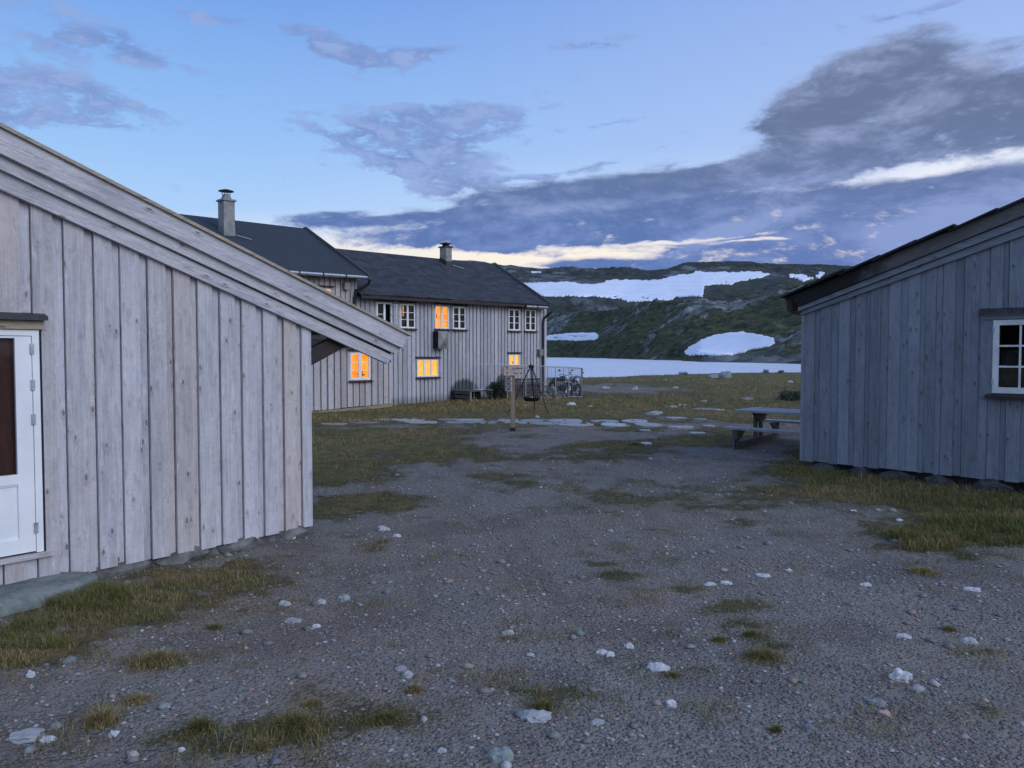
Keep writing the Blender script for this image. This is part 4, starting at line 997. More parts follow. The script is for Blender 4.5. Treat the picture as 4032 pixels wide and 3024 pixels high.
# chimneys
def chimney(px_f, wall_frac, ridge, ez, Wd, oh, ztop_px, body_m, style, lab):
    """px_f: (left px, right px, py) of the foot of the front face"""
    u_ = WB.pix((px_f[0]+px_f[1])/2, px_f[2])[0]
    sl = (ridge(u_)-ez(u_))/(Wd+oh); P = (u_, -oh, ez(u_)+.08); nrm = Vector((0, -sl, 1)).normalized()
    a = WB.ray_plane(px_f[0], px_f[2], P, nrm); b_ = WB.ray_plane(px_f[1], px_f[2], P, nrm)
    y0 = (a.y+b_.y)/2
    # front face plane at y0
    ua = WB.pix(px_f[0], px_f[2]-60, -y0)[0]; ub = WB.pix(px_f[1], px_f[2]-60, -y0)[0]; zt = WB.pix((px_f[0]+px_f[1])/2, ztop_px, -y0)[1]; z0 = min(a.z, b_.z)-.1
    dp = (ub-ua)*wall_frac
    mb = MB(); mb.box(ua, ub, y0, y0+dp, z0, zt); ch = mb.build('chimney', body_m, lodge); plabel(ch, lab)
    mb = MB(); zr = z0+.1
    mb.hexa([(ua-.012, y0-.012, zr-.12), (ub+.012, y0-.012, zr-.12), (ub+.012, y0+dp, zr-.12), (ua-.012, y0+dp, zr-.12), (ua-.012, y0-.012, zr+.22), (ub+.012, y0-.012, zr+.22), (ub+.012, y0+dp, zr+.22+sl*dp), (ua-.012, y0+dp, zr+.22+sl*dp)])
    mb.build('flashing', lead if style == 1 else dark_flash, ch)
    mb = MB(); mb.box(ua-.05, ub+.05, y0-.05, y0+dp+.05, zt, zt+.06); uc_ = (ua+ub)/2; yc = y0+dp/2
    if style == 1:
        h = .20; w0 = (ub-ua)*.36; w1 = (ub-ua)*.22
        mb.hexa([(uc_-w0, yc-w0, zt+.06), (uc_+w0, yc-w0, zt+.06), (uc_+w0, yc+w0, zt+.06), (uc_-w0, yc+w0, zt+.06), (uc_-w1, yc-w1, zt+.06+h), (uc_+w1, yc-w1, zt+.06+h), (uc_+w1, yc+w1, zt+.06+h), (uc_-w1, yc+w1, zt+.06+h)])
        mb.build('chimney_cap', lead, ch); mb = MB()
        for (sx, sy) in ((-1, -1), (1, -1), (1, 1), (-1, 1)): mb.tube([(uc_+sx*.10, yc+sy*.10, zt+.24), (uc_+sx*.10, yc+sy*.10, zt+.38)], .012, 5)
        mb.lathe([(.27, zt+.36), (.27, zt+.375), (.12, zt+.425), (.01, zt+.45)], (uc_, yc, 0), 12); mb.lathe([(.27, zt+.36), (.01, zt+.35)], (uc_, yc, 0), 12)
    else:
        mb.build('chimney_cap', dark_flash, ch); mb = MB()
        mb.lathe([(.20, zt+.05), (.14, zt+.14), (.26, zt+.17), (.25, zt+.20), (.02, zt+.26)], (uc_, yc, 0), 12)
    mb.build('cowl', black_metal, ch)
    mb = MB(); q = WB.ray_plane(px_f[1]+6, px_f[2]-1, P, nrm); mb.bar((ub+.03, y0-.02, zr+.06), (ub+.45, y0-.32, zr+.06-.30*sl), .05, .03); mb.build('flashing_strip', zinc, ch)
chimney((882, 925, 926), 1.14, ridge1, ez1, W1, OH1, 791, render_grey, 1, 'tall grey rendered chimney with a raised round hat on the left wing')
chimney((1757, 1779, 1046), 1.35, ridge2, ez2, W2, OH, 974, render_grey, 2, 'shorter dark chimney on the right wing')

# windows of the lodge
def gap_strip(win, u0, u1, z0, z1, y):
    mb = MB(); mb.box(u0+.19, u0+.25, y+.085, y+.092, z0+(z1-z0)*.5, z1-.06); mb.build('lamplit_gap', lit_strip, win)
def room_things(win, u0, u1, z0, z1, y):
    mb = MB(); w_ = u1-u0
    mb.lathe([(.10, z0+.06), (.13, z0+.25), (.07, z0+.36), (.0, z0+.37)], (u0+w_*.22, y+.15, 0), 10); mb.build('lamp_shade', lit_gold, win)
    mb = MB(); mb.box(u0+.08, u0+w_*.34, y+.16, y+.18, z0+.42, z0+.62); mb.box(u0+.08, u0+.2, y+.16, y+.18, z0+.68, z0+.82); mb.build('shelf_things', curtain_brown, win)
def shelf(win, u0, u1, z0, z1, y):
    w_ = u1-u0
    for (a, b_, c_, d_) in ((.22, .36, .25, .42), (.24, .32, .62, .72), (.62, .74, .2, .36)): mb = MB(); mb.box(u0+w_*a, u0+w_*b_, y+.16, y+.18, z0+(z1-z0)*c_, z0+(z1-z0)*d_); mb.build('shelf_box', curtain_brown, win)
def plant(win, u0, u1, z0, z1, y):
    mb = MB()
    for k in range(14):
        a = random.uniform(0, 6.28); r_ = random.uniform(.08, .2); c_ = Vector((u1-.33, y+.12, z0+.15)); q = c_+Vector((math.cos(a)*r_, random.uniform(-.03, .03), abs(math.sin(a))*r_*.8)); mb.poly([tuple(c_), tuple(q+Vector((.02, 0, .03))), tuple(q+Vector((.04, 0, -.02)))])
    mb.box(u1-.38, u1-.28, y+.08, y+.15, z0+.06, z0+.16); mb.build('pot_plant', plain('dark_leaves', (.03, .04, .01), .8), win)
window(WB, lodge, *WBX['w2'], cols=2, rows=3, room=room_dark, curtain=curtain_brown, extra=gap_strip, lab='window with brown curtains and one strip of lamplight between them')
window(WB, lodge, *WBX['w3'], cols=2, rows=3, room=lit_orange, extra=room_things, lab='upper window glowing orange, above the grey hood')
window(WB, lodge, *WBX['w4'], cols=2, rows=3, room=room_dark, curtain=curtain_green, lab='unlit upper window with olive curtains, right of the orange one')
window(WB, lodge, *WBX['w5'], cols=2, rows=3, room=room_dark, curtain=curtain_dark, lab='unlit upper window straight above the small lit one')
window(WB, lodge, *WBX['w6'], cols=2, rows=3, room=room_dark, curtain=curtain_dark, lab='unlit upper window nearest the lake end of the lodge')
window(WB, lodge, *WBX['w7'], cols=2, rows=2, room=lit_gold, extra=shelf, lab='small lit window low near the lake end, above the signboards')
window(WB, lodge, *WBX['w8'], cols=3, rows=2, room=lit_gold, mun=.014, lab='low lit three part window glowing yellow')
window(WB, lodge, *w9, cols=2, rows=3, room=lit_orange, off=OFFA, cas=.07, mull=.12, extra=plant, lab='large lit orange window with a pot plant, under the shed eave')
window(WB, lodge, *WBX['w10'], cols=2, rows=2, room=lit_orange, lab='lit upper window half hidden behind the shed roof')
w1 = window(WB, lodge, *WBX['w1'], cols=2, rows=2, room=room_dark, open_right=True, lab='unlit upper window with its right sash swung open')
u0, u1, z0, z1 = WBX['w1']; mb = MB(); a = Vector((u1-.05, -.03, 0)); dv = Vector((math.sin(R(20)), -math.cos(R(20)), 0)); wd = (u1-u0)*.42
for s0, s1 in ((0, .05), (wd-.05, wd)): mb.bar(a+dv*s0+Vector((0, 0, z0+.06)), a+dv*s0+Vector((0, 0, z1-.06)), .045, .05, dv)
for zz in (z0+.08, (z0+z1)/2, z1-.08): mb.bar(a+Vector((0, 0, zz)), a+dv*wd+Vector((0, 0, zz)), .03, .05)
mb.build('open_sash', white_paint, w1)
# grey ventilation hood with folded cross
hu0, hu1, hz0, hz1 = box_px(1727, 1764, 1304, 1373, .38)
mb = MB(); mb.box(hu0, hu1, -.36, 0, hz0, hz1)
hd = mb.build('ventilation_hood', hood_metal, lodge)
mb = MB(); cx = ((hu0+hu1)/2, -.47, (hz0+hz1)/2); cs = [(hu0, -.362, hz0), (hu1, -.362, hz0), (hu1, -.362, hz1), (hu0, -.362, hz1)]
for i in range(4): mb.poly([cs[i], cs[(i+1) % 4], cx])
mb.build('hood_front', hood_metal, hd)
mb = MB(); mb.box(hu0-.008, hu0, -.35, -.01, hz0+.01, hz1-.01); mb.build('hood_left_face', black, hd)  # black plate over the hood's left side
bu0, bu1, bz0, bz1 = box_px(1358, 1379, 1113, 1140, .2); mb = MB(); mb.box(bu0, bu1, -.2, 0, bz0, bz1); mb.build('ventilation_box', hood_metal, lodge)
bu0, bu1, bz0, bz1 = box_px(2126, 2134, 1375, 1400, .2); mb = MB(); mb.box(bu0, bu1+.1, -.2, 0, bz0, bz1); mb.build('wall_lamp', hood_metal, lodge)

# ================================================================ the dark shed on the right
C0 = at_z(3152, 1812, .17); C1 = at_z(4032, 1902, .17); WC = Wall(C0, C1-C0); shed2 = empty('wooden_shed', (C0.x, C0.y, 0), WC.rz)
tag(shed2, 'dark weathered wooden shed with stone slab roof and white paned window', 'shed')
UR = 4.6
def left_darkening(nt, c):  # top barge board turns near black towards its left end
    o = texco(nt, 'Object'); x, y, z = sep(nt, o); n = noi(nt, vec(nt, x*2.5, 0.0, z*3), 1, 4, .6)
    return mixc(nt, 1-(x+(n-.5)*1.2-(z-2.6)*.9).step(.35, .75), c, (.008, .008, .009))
dark_end_wood = wood('dark_ended_barge_wood', (.16, .155, .155), (.08, .078, .08), warm=.1, knots=.3, recolour=left_darkening)
c3b = lerpf(WC.pix(3156, 1240, .06), WC.pix(4032, 926, .06)); c3t = lerpf(WC.pix(3141, 1230, .06), WC.pix(4032, 893, .06)); c2b = lerpf(WC.pix(3141, 1226, .10), WC.pix(4032, 888, .10)); c2t = lerpf(WC.pix(3143, 1209, .10), WC.pix(4032, 854, .10))
c1b = lerpf(WC.pix(3143, 1205, .14), WC.pix(4032, 848, .14)); c1t = lerpf(WC.pix(3110, 1168, .14), WC.pix(4032, 790, .14))
# window hole
v0 = WC.pix(3911, 1400)[0]; vz0 = WC.pix(3905, 1547)[1]; vz1 = WC.pix(3913, 1261)[1]; v1 = v0+1.30
vc0 = WC.pix(3863, 1400)[0]
mb = MB(); wt2 = lambda u: c3b(u)+.05
e = board_edges(.05, UR, .155, .115, .022, .020, gap=.010)
siding(mb, [(a, b_, pr*.9) for a, b_, pr in e], lambda u: .17+random.uniform(-.01, .01)*0, wt2, [(vc0, v1+.18, vz0-.08, vz1+.10)])
mb.box(-.002, .05, -.03, .03, .17, wt2(.02)); mb.build('wall', old_wood, shed2)
mb = MB()
for (a, b_, pr) in board_edges(.03, 5.2, .17, .12, .02, .02): mb.box(-pr, .03, a, b_, .17, wt2(0)+.02)
mb.build('side_wall', old_wood, shed2)
mb = MB(); mb.box(.15, UR-.1, .18, 5, -.3, .2)
for (u, s) in ((.42, .26), (1.0, .2), (1.55, .3), (2.2, .22), (2.9, .3), (3.6, .28)): mb.blob((u, .02, .02), (s, .2, .15), int(u*50), sub=2, amp=.35)
mb.build('foundation', plain('foundation_stones', (.05, .052, .052), .9, 0, .3, 6, .5, 20), shed2)
for (tf, bf, off, lt, lb, m_) in ((c1t, c1b, .14, (3112, 1168), (3143, 1205), dark_end_wood), (c2t, c2b, .10, (3143, 1203), (3141, 1226), old_wood), (c3t, c3b, .06, (3141, 1224), (3156, 1240), old_wood)):
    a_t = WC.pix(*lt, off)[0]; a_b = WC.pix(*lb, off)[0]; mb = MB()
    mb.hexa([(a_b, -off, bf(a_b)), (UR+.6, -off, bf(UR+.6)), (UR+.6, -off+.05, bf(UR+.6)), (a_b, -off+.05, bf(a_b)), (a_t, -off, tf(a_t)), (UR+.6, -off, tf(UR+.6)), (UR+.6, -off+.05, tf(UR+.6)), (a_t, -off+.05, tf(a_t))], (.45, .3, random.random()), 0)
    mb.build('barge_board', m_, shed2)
# stone slabs laid like tiles; their ends step up along the verge
top = lerpf(WC.pix(3077, 1157, .22), WC.pix(4032, 774, .22)); us = WC.pix(3077, 1157, .22)[0]
mb = MB(); u = us; k = 0
while u < UR+.9:
    wd = random.uniform(.44, .60); u2 = u+wd+.10; y = -.22+random.uniform(-.05, .03); 
    while y < 5.6:
        dy_ = random.uniform(.5, .9); lift = random.uniform(0, .012); th = random.uniform(.028, .042); j = random.uniform(-.03, .03)
        mb.hexa([(u+j, y, top(u)-.075+lift), (u2, y, top(u2)-.035+lift), (u2, y+dy_-.02, top(u2)-.035+lift), (u+j, y+dy_-.02, top(u)-.075+lift),
                 (u+j, y, top(u)-.075+th+lift), (u2, y, top(u2)-.035+th*.8+lift), (u2, y+dy_-.02, top(u2)-.035+th*.8+lift), (u+j, y+dy_-.02, top(u)-.075+th+lift)])
        y += dy_
    u += wd; k += 1
mb.build('roof', rough_slate, shed2)
mb = MB(); a = us+.03; b_ = UR+.9
mb.hexa([(a, -.135, top(a)-.12), (b_, -.135, top(b_)-.12), (b_, 5.5, top(b_)-.12), (a, 5.5, top(a)-.12), (a, -.135, top(a)-.082), (b_, -.135, top(b_)-.082), (b_, 5.5, top(b_)-.082), (a, 5.5, top(a)-.082)])
mb.hexa([(a+.02, -.12, top(a)-.30), (a+.10, -.12, top(a)-.34), (a+.10, 5.4, top(a)-.34), (a+.02, 5.4, top(a)-.30), (a+.02, -.12, top(a)-.12), (a+.10, -.12, top(a+.1)-.12), (a+.10, 5.4, top(a+.1)-.12), (a+.02, 5.4, top(a)-.12)])
mb.hexa([(a+.10, -.10, top(a)-.36), (.04, -.05, c3b(.04)+.02), (.04, 5.3, c3b(.04)+.02), (a+.10, 5.3, top(a)-.36), (a+.10, -.10, top(a)-.32), (.04, -.05, c3b(.04)+.06), (.04, 5.3, c3b(.04)+.06), (a+.10, 5.3, top(a)-.32)])
mb.build('roof_boarding', brown_wood, shed2)
mb = MB(); mb.hexa([(UR+.9, -.2, top(UR+.9)-.1), (UR+6, -.2, top(UR+.9)-2.2), (UR+6, 5.6, top(UR+.9)-2.2), (UR+.9, 5.6, top(UR+.9)-.1), (UR+.9, -.2, top(UR+.9)), (UR+6, -.2, top(UR+.9)-2.1), (UR+6, 5.6, top(UR+.9)-2.1), (UR+.9, 5.6, top(UR+.9))]); mb.build('roof', rough_slate, shed2)
w2 = window(WC, shed2, v0, v1, vz0, vz1, cols=2, rows=3, cells=2, room=room_dark, paint=old_white, cas=.075, mull=.10, mun=.026, depth=.5, drip=False, lab='white window of small square panes, dark inside')
mb = MB(); mb.box(v0+.08, v0+.42, .05, .06, vz0+.1, vz0+.62); mb.build('inner_panelling', curtain_brown, w2)
z_a = WC.pix(3863, 1240, .08)[1]; z_b = WC.pix(3863, 1222, .08)[1]
mb = MB(); mb.hexa([(vc0-.02, -.10, z_a), (v1+.2, -.10, z_a), (v1+.2, 0, z_a+.02), (vc0-.02, 0, z_a+.02), (vc0-.02, -.10, z_b), (v1+.2, -.10, z_b), (v1+.2, 0, z_b+.03), (vc0-.02, 0, z_b+.03)]); mb.build('drip_board', dark_flash, w2)
mb = MB(); mb.box(vc0, v1+.18, -.05, 0, vz1+.012, z_a-.004, (.4, .6, .2)); mb.box(vc0+.002, v0-.004, -.028, .02, vz0-.07, vz1+.01, (.5, .4, .7)); mb.box(v1+.004, v1+.18, -.028, .02, vz0-.07, vz1+.01, (.5, .4, .7)); mb.build('window_casing', old_wood, w2)
for zz in (vz1-.14, vz0+.16):
    mb = MB(); mb.box(v0-.006, v0+.012, -.05, -.034, zz-.045, zz+.045); mb.build('hinge', zinc, w2)

# ================================================================ things in the yard
def thing(name, label, cat, loc, rz=0, group=None):
    return tag(empty(name, loc, rz), label, cat, group)
# ---- signpost
p = on_ground(2019, 1698); sg = thing('signpost', 'brown wooden signpost with two pale direction boards and a black foot', 'signpost', (p.x, p.y, p.z))
sc_ = p.y/F; up = (1698-1441)*sc_*1.0
mb = MB(); mb.box(-.058, .058, -.058, .058, .03, up-.02); mb.build('post', post_wood, sg)
mb = MB(); mb.box(-.075, .075, -.075, .075, -.05, .10); mb.build('post_foot', black_metal, sg)
def text(s, size, mat_, loc, parent, bold=False, name='lettering'):
    cu = bpy.data.curves.new(name, 'FONT'); cu.body = s; cu.size = size; cu.extrude = .0015; cu.align_x = 'LEFT'
    if bold: cu.offset = .003
    o = bpy.data.objects.new(name, cu); C.objects.link(o); o.location = loc; o.rotation_euler = (math.pi/2, 0, 0); o.parent = parent
    bpy.context.view_layer.update()
    me = bpy.data.meshes.new_from_object(o.evaluated_get(bpy.context.evaluated_depsgraph_get())); bpy.data.objects.remove(o)
    me.materials.clear(); me.materials.append(mat_); me.name = name
    o = bpy.data.objects.new(name, me); C.objects.link(o); o.location = loc; o.rotation_euler = (math.pi/2, 0, 0); o.parent = parent
    return o
dgr = bpy.context.evaluated_depsgraph_get
def sign(zc, x0, x1, txt, tx, h=.118):
    mb = MB(); mb.hexa([(x0, -.09, zc-h/2), (x1, -.09, zc-h/2), (x1, -.062, zc-h/2), (x0, -.062, zc-h/2), (x0, -.09, zc+h/2), (x1, -.09, zc+h/2), (x1, -.062, zc+h/2), (x0, -.062, zc+h/2)], (.7, .2, random.random()), 0)
    s = mb.build('sign_board', sign_wood, sg)
    t_ = MB(); xc = x0+.085; t_.box(xc-.030, xc+.030, -.0935, -.0902, zc+.018, zc+.036); t_.box(xc-.010, xc+.010, -.0935, -.0902, zc-.036, zc+.018); t_.build('trail_mark', red_paint, s)
    for tt_ in (text(txt, .062, black_paint, (tx, -.0925, zc-.018), s),):
        pass
    t_ = MB(); xa = x1-.045; t_.box(xa-.03, xa-.005, -.0935, -.0902, zc-.010, zc+.010)
    t_.hexa([(xa-.005, -.0935, zc-.022), (xa+.018, -.0935, zc-.002), (xa+.018, -.0902, zc-.002), (xa-.005, -.0902, zc-.022), (xa-.005, -.0935, zc+.022), (xa+.018, -.0935, zc+.002), (xa+.018, -.0902, zc+.002), (xa-.005, -.0902, zc+.022)]); t_.build('arrow', black_paint, s)
    return s
bx0 = (1984-2019)*sc_; bx1 = (2060-2019)*sc_
sign(up-.055, bx0, bx1+.01, 'Kjeldebu', bx0+.215); sign(up-.055-.128, bx0, bx1-.005, 'Finse', bx0+.25)
mb = MB(); mb.box(bx0-.05, bx0-.002, -.05, -.03, up-.20, up-.02); mb.build('sign_board', sign_wood, sg)
for k in range(3):
    zc = up-.33-k*.135; a = Vector((-.066, -.02, zc)); dv = Vector((-.35, .93, 0)).normalized()
    mb = MB(); mb.bar(a-dv*.08, a+dv*.36, .022, .115, (0, 0, 1)); s = mb.build('sign_board', sign_wood, sg)
    nn = Vector((-.93, -.35, 0)); t_ = MB()
    for q in range(5): t_.bar(a-nn*-.013+dv*(q*.045), a-nn*-.013+dv*(q*.045+.03), .003, .03, (0, 0, 1))
    t_.build('lettering', black_paint, s)

# ---- hanging grill on a tripod
g0 = on_ground(2000, 1631); g1 = on_ground(2106, 1619); g2 = on_ground(2161, 1634); gc = (g0+g1+g2)/3
gr = thing('tripod_grill', 'black tripod fire grill with a round pan hanging over the grass', 'grill', (gc.x, gc.y, gc.z))
apex = at_y(2092, 1443, gc.y)-gc
for i, g in enumerate((g0, g1, g2)):
    mb = MB(); d_ = (g-gc); tp = apex+Vector((d_.x*.03, d_.y*.03, 0)); mb.tube([tp, tp.lerp(d_, .5), d_], [.024, .021, .018], 8); mb.build('leg', iron, gr)
mb = MB(); mb.box(apex.x-.09, apex.x+.09, apex.y-.07, apex.y+.07, apex.z-.05, apex.z+.05); mb.tube([apex, apex+Vector((-.03, 0, .13))], .012, 6); mb.build('tripod_head', iron, gr)
pc = at_y(2093, 1566, gc.y)-gc
mb = MB(); mb.lathe([(.02, -.12), (.20, -.115), (.265, -.07), (.285, 0), (.30, .015), (.285, .02), (.265, .0), (.20, -.06), (.02, -.08)], pc, 28); mb.build('pan', iron, gr, True)
mb = MB(); mb.tube([apex, (pc.x, pc.y, pc.z+.30)], .008, 6)
for k in range(3):
    a = k*2.1+.4; mb.tube([(pc.x, pc.y, pc.z+.30), (pc.x+math.cos(a)*.27, pc.y+math.sin(a)*.27, pc.z+.01)], .006, 5)
mb.build('chain', iron, gr)
mb = MB(); mb.lathe([(.05, 0), (.06, .03), (.04, .07), (0, .075)], (pc.x, pc.y-.05, pc.z-.04), 10); mb.blob((pc.x-.02, pc.y, pc.z-.02), (.12, .1, .05), 5, sub=1); mb.build('ash_heap', plain('pale_ash', (.35, .34, .33), .9), gr)

# ---- picnic table
tf = at_z(2846, 1681, .45); ta = Vector((.73, -.69, 0)).normalized(); tb = Vector((-ta.y, ta.x, 0))
tb = Vector((.62, .785, 0)).normalized()
pt = thing('picnic_table', 'grey wooden picnic table with two fixed benches beside the dark shed corner', 'picnic table', (tf.x, tf.y, gzz(tf.x, tf.y)))
gz_ = gzz(tf.x, tf.y)
def T(a, b_, z): q = ta*a+tb*b_; return (q.x, q.y, z-gz_)
def slab(mb, a0, a1, b0, b1, z0, z1): mb.hexa([T(a0, b0, z0), T(a1, b0, z0), T(a1, b1, z0), T(a0, b1, z0), T(a0, b0, z1), T(a1, b0, z1), T(a1, b1, z1), T(a0, b1, z1)])
LT = 2.05
def planks(name, b0, b1, n, z, a0=0.0, m_=table_wood):
    mb = MB(); w_ = (b1-b0)/n
    for k in range(n): slab(mb, a0+random.uniform(-.008, .008), LT, b0+k*w_+.006, b0+(k+1)*w_-.006, z-.045, z+random.uniform(-.002, .002))
    return mb.build(name, m_, pt)
planks('table_top', .86, 2.02, 7, .765, -.09); planks('seat', 0, .34, 2, .45); planks('seat', 2.36, 2.70, 2, .45)
for ea in (.26, LT-.30):
    mb = MB(); slab(mb, ea, ea+.055, .12, 2.58, -.02, .14)       # sole board
    mb.build('cross_beam', leg_wood, pt)
    for (b0, b1) in ((.05, .26), (2.44, 2.65)):
        mb = MB(); slab(mb, ea-.06, ea-.005, b0, b1, -.08, .405); mb.build('leg', leg_wood, pt)
    for (b0, b1) in ((1.24, 1.37), (1.56, 1.69)):
        mb = MB(); slab(mb, ea-.06, ea-.005, b0, b1, -.03, .715); mb.build('leg', leg_wood, pt)
    mb = MB()  # brackets: trapezoids under the top and the seats
    for (c_, h0, h1, zt_, zb2) in ((1.465, .50, .17, .715, .50),):
        mb.hexa([T(ea, c_-h1, zb2), T(ea+.05, c_-h1, zb2), T(ea+.05, c_+h1, zb2), T(ea, c_+h1, zb2), T(ea, c_-h0, zt_), T(ea+.05, c_-h0, zt_), T(ea+.05, c_+h0, zt_), T(ea, c_+h0, zt_)])
    mb.hexa([T(ea, .05, .20), T(ea+.05, .05, .20), T(ea+.05, .26, .20), T(ea, .26, .20), T(ea, .05, .405), T(ea+.05, .05, .405), T(ea+.05, .62, .405), T(ea, .62, .405)])
    mb.hexa([T(ea, 2.44, .20), T(ea+.05, 2.44, .20), T(ea+.05, 2.65, .20), T(ea, 2.65, .20), T(ea, 2.08, .405), T(ea+.05, 2.08, .405), T(ea+.05, 2.65, .405), T(ea, 2.65, .405)])
    mb.build('bracket', leg_wood, pt)

# ---- wire kennel fence
def gp(px, depth): q = at_y(px, 1500, depth); return Vector((q.x, depth, 0))
front = [(1866, 31.2, 1433), (1933, 31.6, 1434), (1998, 32.0, 1436), (2070, 32.4, 1438), (2130, 32.8, 1440), (2188, 33.2, 1442), (2240, 33.7, 1444), (2293, 34.2, 1448)]
backp = [(2157, 37.2, 1444), (2220, 37.6, 1446), (2289, 38.0, 1451)]
fo = gp(2060, 32.5); fence = thing('wire_fence', 'tall wire mesh kennel fence with thin steel posts around the lodge corner', 'fence', (fo.x, fo.y, 0))
def line(pts):
    P = []
    for (px, dp, py) in pts: q = gp(px, dp)-fo; zt = at_y(px, py, dp).z; P.append((q, zt, dp))
    for (q, zt, dp) in P:
        mb = MB(); g_ = gzz(q.x+fo.x, dp); mb.tube([(q.x, q.y, g_-.1), (q.x, q.y, zt)], .020, 6); mb.build('post', zinc, fence)
    for (a, za, _), (b_, zb2, _) in zip(P, P[1:]):
        mb = MB(); mb.tube([(a.x, a.y, za-.015), (b_.x, b_.y, zb2-.015)], .018, 6); mb.tube([(a.x, a.y, .16), (b_.x, b_.y, .12)], .014, 6); mb.build('rail', zinc, fence)
        mb = MB(); n = 22
        for k in range(n): f = (k+.5)/n; zz1 = .16+(za-.18)*f; zz2 = .12+(zb2-.14)*f; mb.tube([(a.x, a.y, zz1), (b_.x, b_.y, zz2)], .0030, 3, cap=False)
        nv = max(3, int((b_-a).length/.10))
        for k in range(1, nv): f = k/nv; q = a.lerp(b_, f); mb.tube([(q.x, q.y, .12), (q.x, q.y, za+(zb2-za)*f-.02)], .0028, 3, cap=False)
        mb.build('wire_mesh', zinc, fence)
line(front); line(backp); line([front[-1], backp[-1]])
# ---- dark kennel box behind the fence
def wb(px, off, z=0): q = WB.pix(px, 1540, off); return q[0]
k0, k1 = wb(1978, .75), wb(2140, .75); KL = WB.O+WB.d*k0-WB.y*.75
kz = at_y(2060, 1509, 32.8).z
kn = thing('kennel_box', 'low dark boarded kennel box with a pale lid standing behind the wire fence', 'kennel', (KL.x, KL.y, 0), WB.rz)
wl_ = k1-k0; mb = MB(); n = int(wl_/.28)
for k in range(7): mb.box(0, wl_*.45, -.01+.004*(k % 2), .03, .08+k*.13, .08+k*.13+.118)
for k in range(7): mb.box(wl_*.48, wl_, -.015+.004*(k % 2), .03, .08+k*.13, .08+k*.13+.10)
mb.box(0.01, .05, .03, .68, 0, kz-.05); mb.box(wl_-.05, wl_-.01, .03, .68, 0, kz-.05); mb.box(.05, wl_-.05, .10, .14, 0, kz-.1)
mb.build('box_side', wood('red_brown_stained_wood', (.07, .038, .04), (.035, .02, .022), warm=.1), kn)
mb = MB(); mb.box(-.05, wl_+.05, -.05, .70, kz-.05, kz); mb.build('lid', trim_wood, kn)
mb = MB()
for u in (0.02, wl_*.47, wl_-.04): mb.box(u, u+.05, -.045, -.015, 0, kz-.05)
mb.build('corner_post', trim_wood, kn)
# ---- pallet table: end face with boards towards the left, dark open front
q0, q1 = wb(1851, 1.15), wb(1938, 1.15); PL = WB.O+WB.d*q0-WB.y*1.15
pz = at_y(1850, 1540, 30.2).z; bl = q1-q0; dpt = 1.0
pb = thing('pallet_table', 'rough low table made of old pallets standing against the lodge wall', 'table', (PL.x, PL.y, 0), WB.rz)
mb = MB()
for k in range(6): mb.box(-.05, bl+.04, -.06+k*.18, .105+k*.18, pz-.035, pz+random.uniform(-.004, .004))
mb.build('table_top', trim_wood, pb)
mb = MB()
for k, (a_, b_) in enumerate(((.08, .20), (.25, .36), (.41, .51))): mb.box(-.02, .005, -.02, dpt, a_*pz/.55, b_*pz/.55)
mb.build('pallet_side', trim_wood, pb)
mb = MB()
for k in range(3): mb.box(.05, bl-.05, .62, .64, .2+k*.13, .26+k*.13)
mb.build('pallet_side', brown_wood, pb)
mb = MB(); mb.box(.02, bl-.02, .70, .72, 0, pz-.05); mb.build('dark_backing', black, pb)  # black sheet added for the shade inside the open table
for u in (-.03, bl-.06):
    for y_ in (-.05, dpt-.07): mb = MB(); mb.box(u, u+.07, y_, y_+.07, -.05, pz-.035); mb.build('leg', post_wood if y_ < 0 else brown_wood, pb)
mb = MB(); n = 12
for j in range(5):
    for i in range(n+1):
        mb.v.append((bl-.72+i*.078, -.10+j*.14, pz+.02+.03*math.sin(i*.5)*(1-j*.1)+.010*mnoise.noise(Vector((i*.7, j*.9, 3)))-(.07 if i == n else 0)))
for j in range(4):
    for i in range(n): mb.f.append([j*(n+1)+i, j*(n+1)+i+1, (j+1)*(n+1)+i+1, (j+1)*(n+1)+i]); mb.uv += [(0, 0)]*4; mb.col += [(.5,)*4]*4
sh = mb.build('plastic_sheet', plain('pale_sheet', (.40, .44, .47), .5, 0, .08), None, True, (PL.x, PL.y, 0)); sh.rotation_euler = (0, 0, WB.rz)
md = sh.modifiers.new('Solidify', 'SOLIDIFY'); md.thickness = .012
tag(sh, 'pale curled sheet lying on the right end of the pallet table', 'sheet')

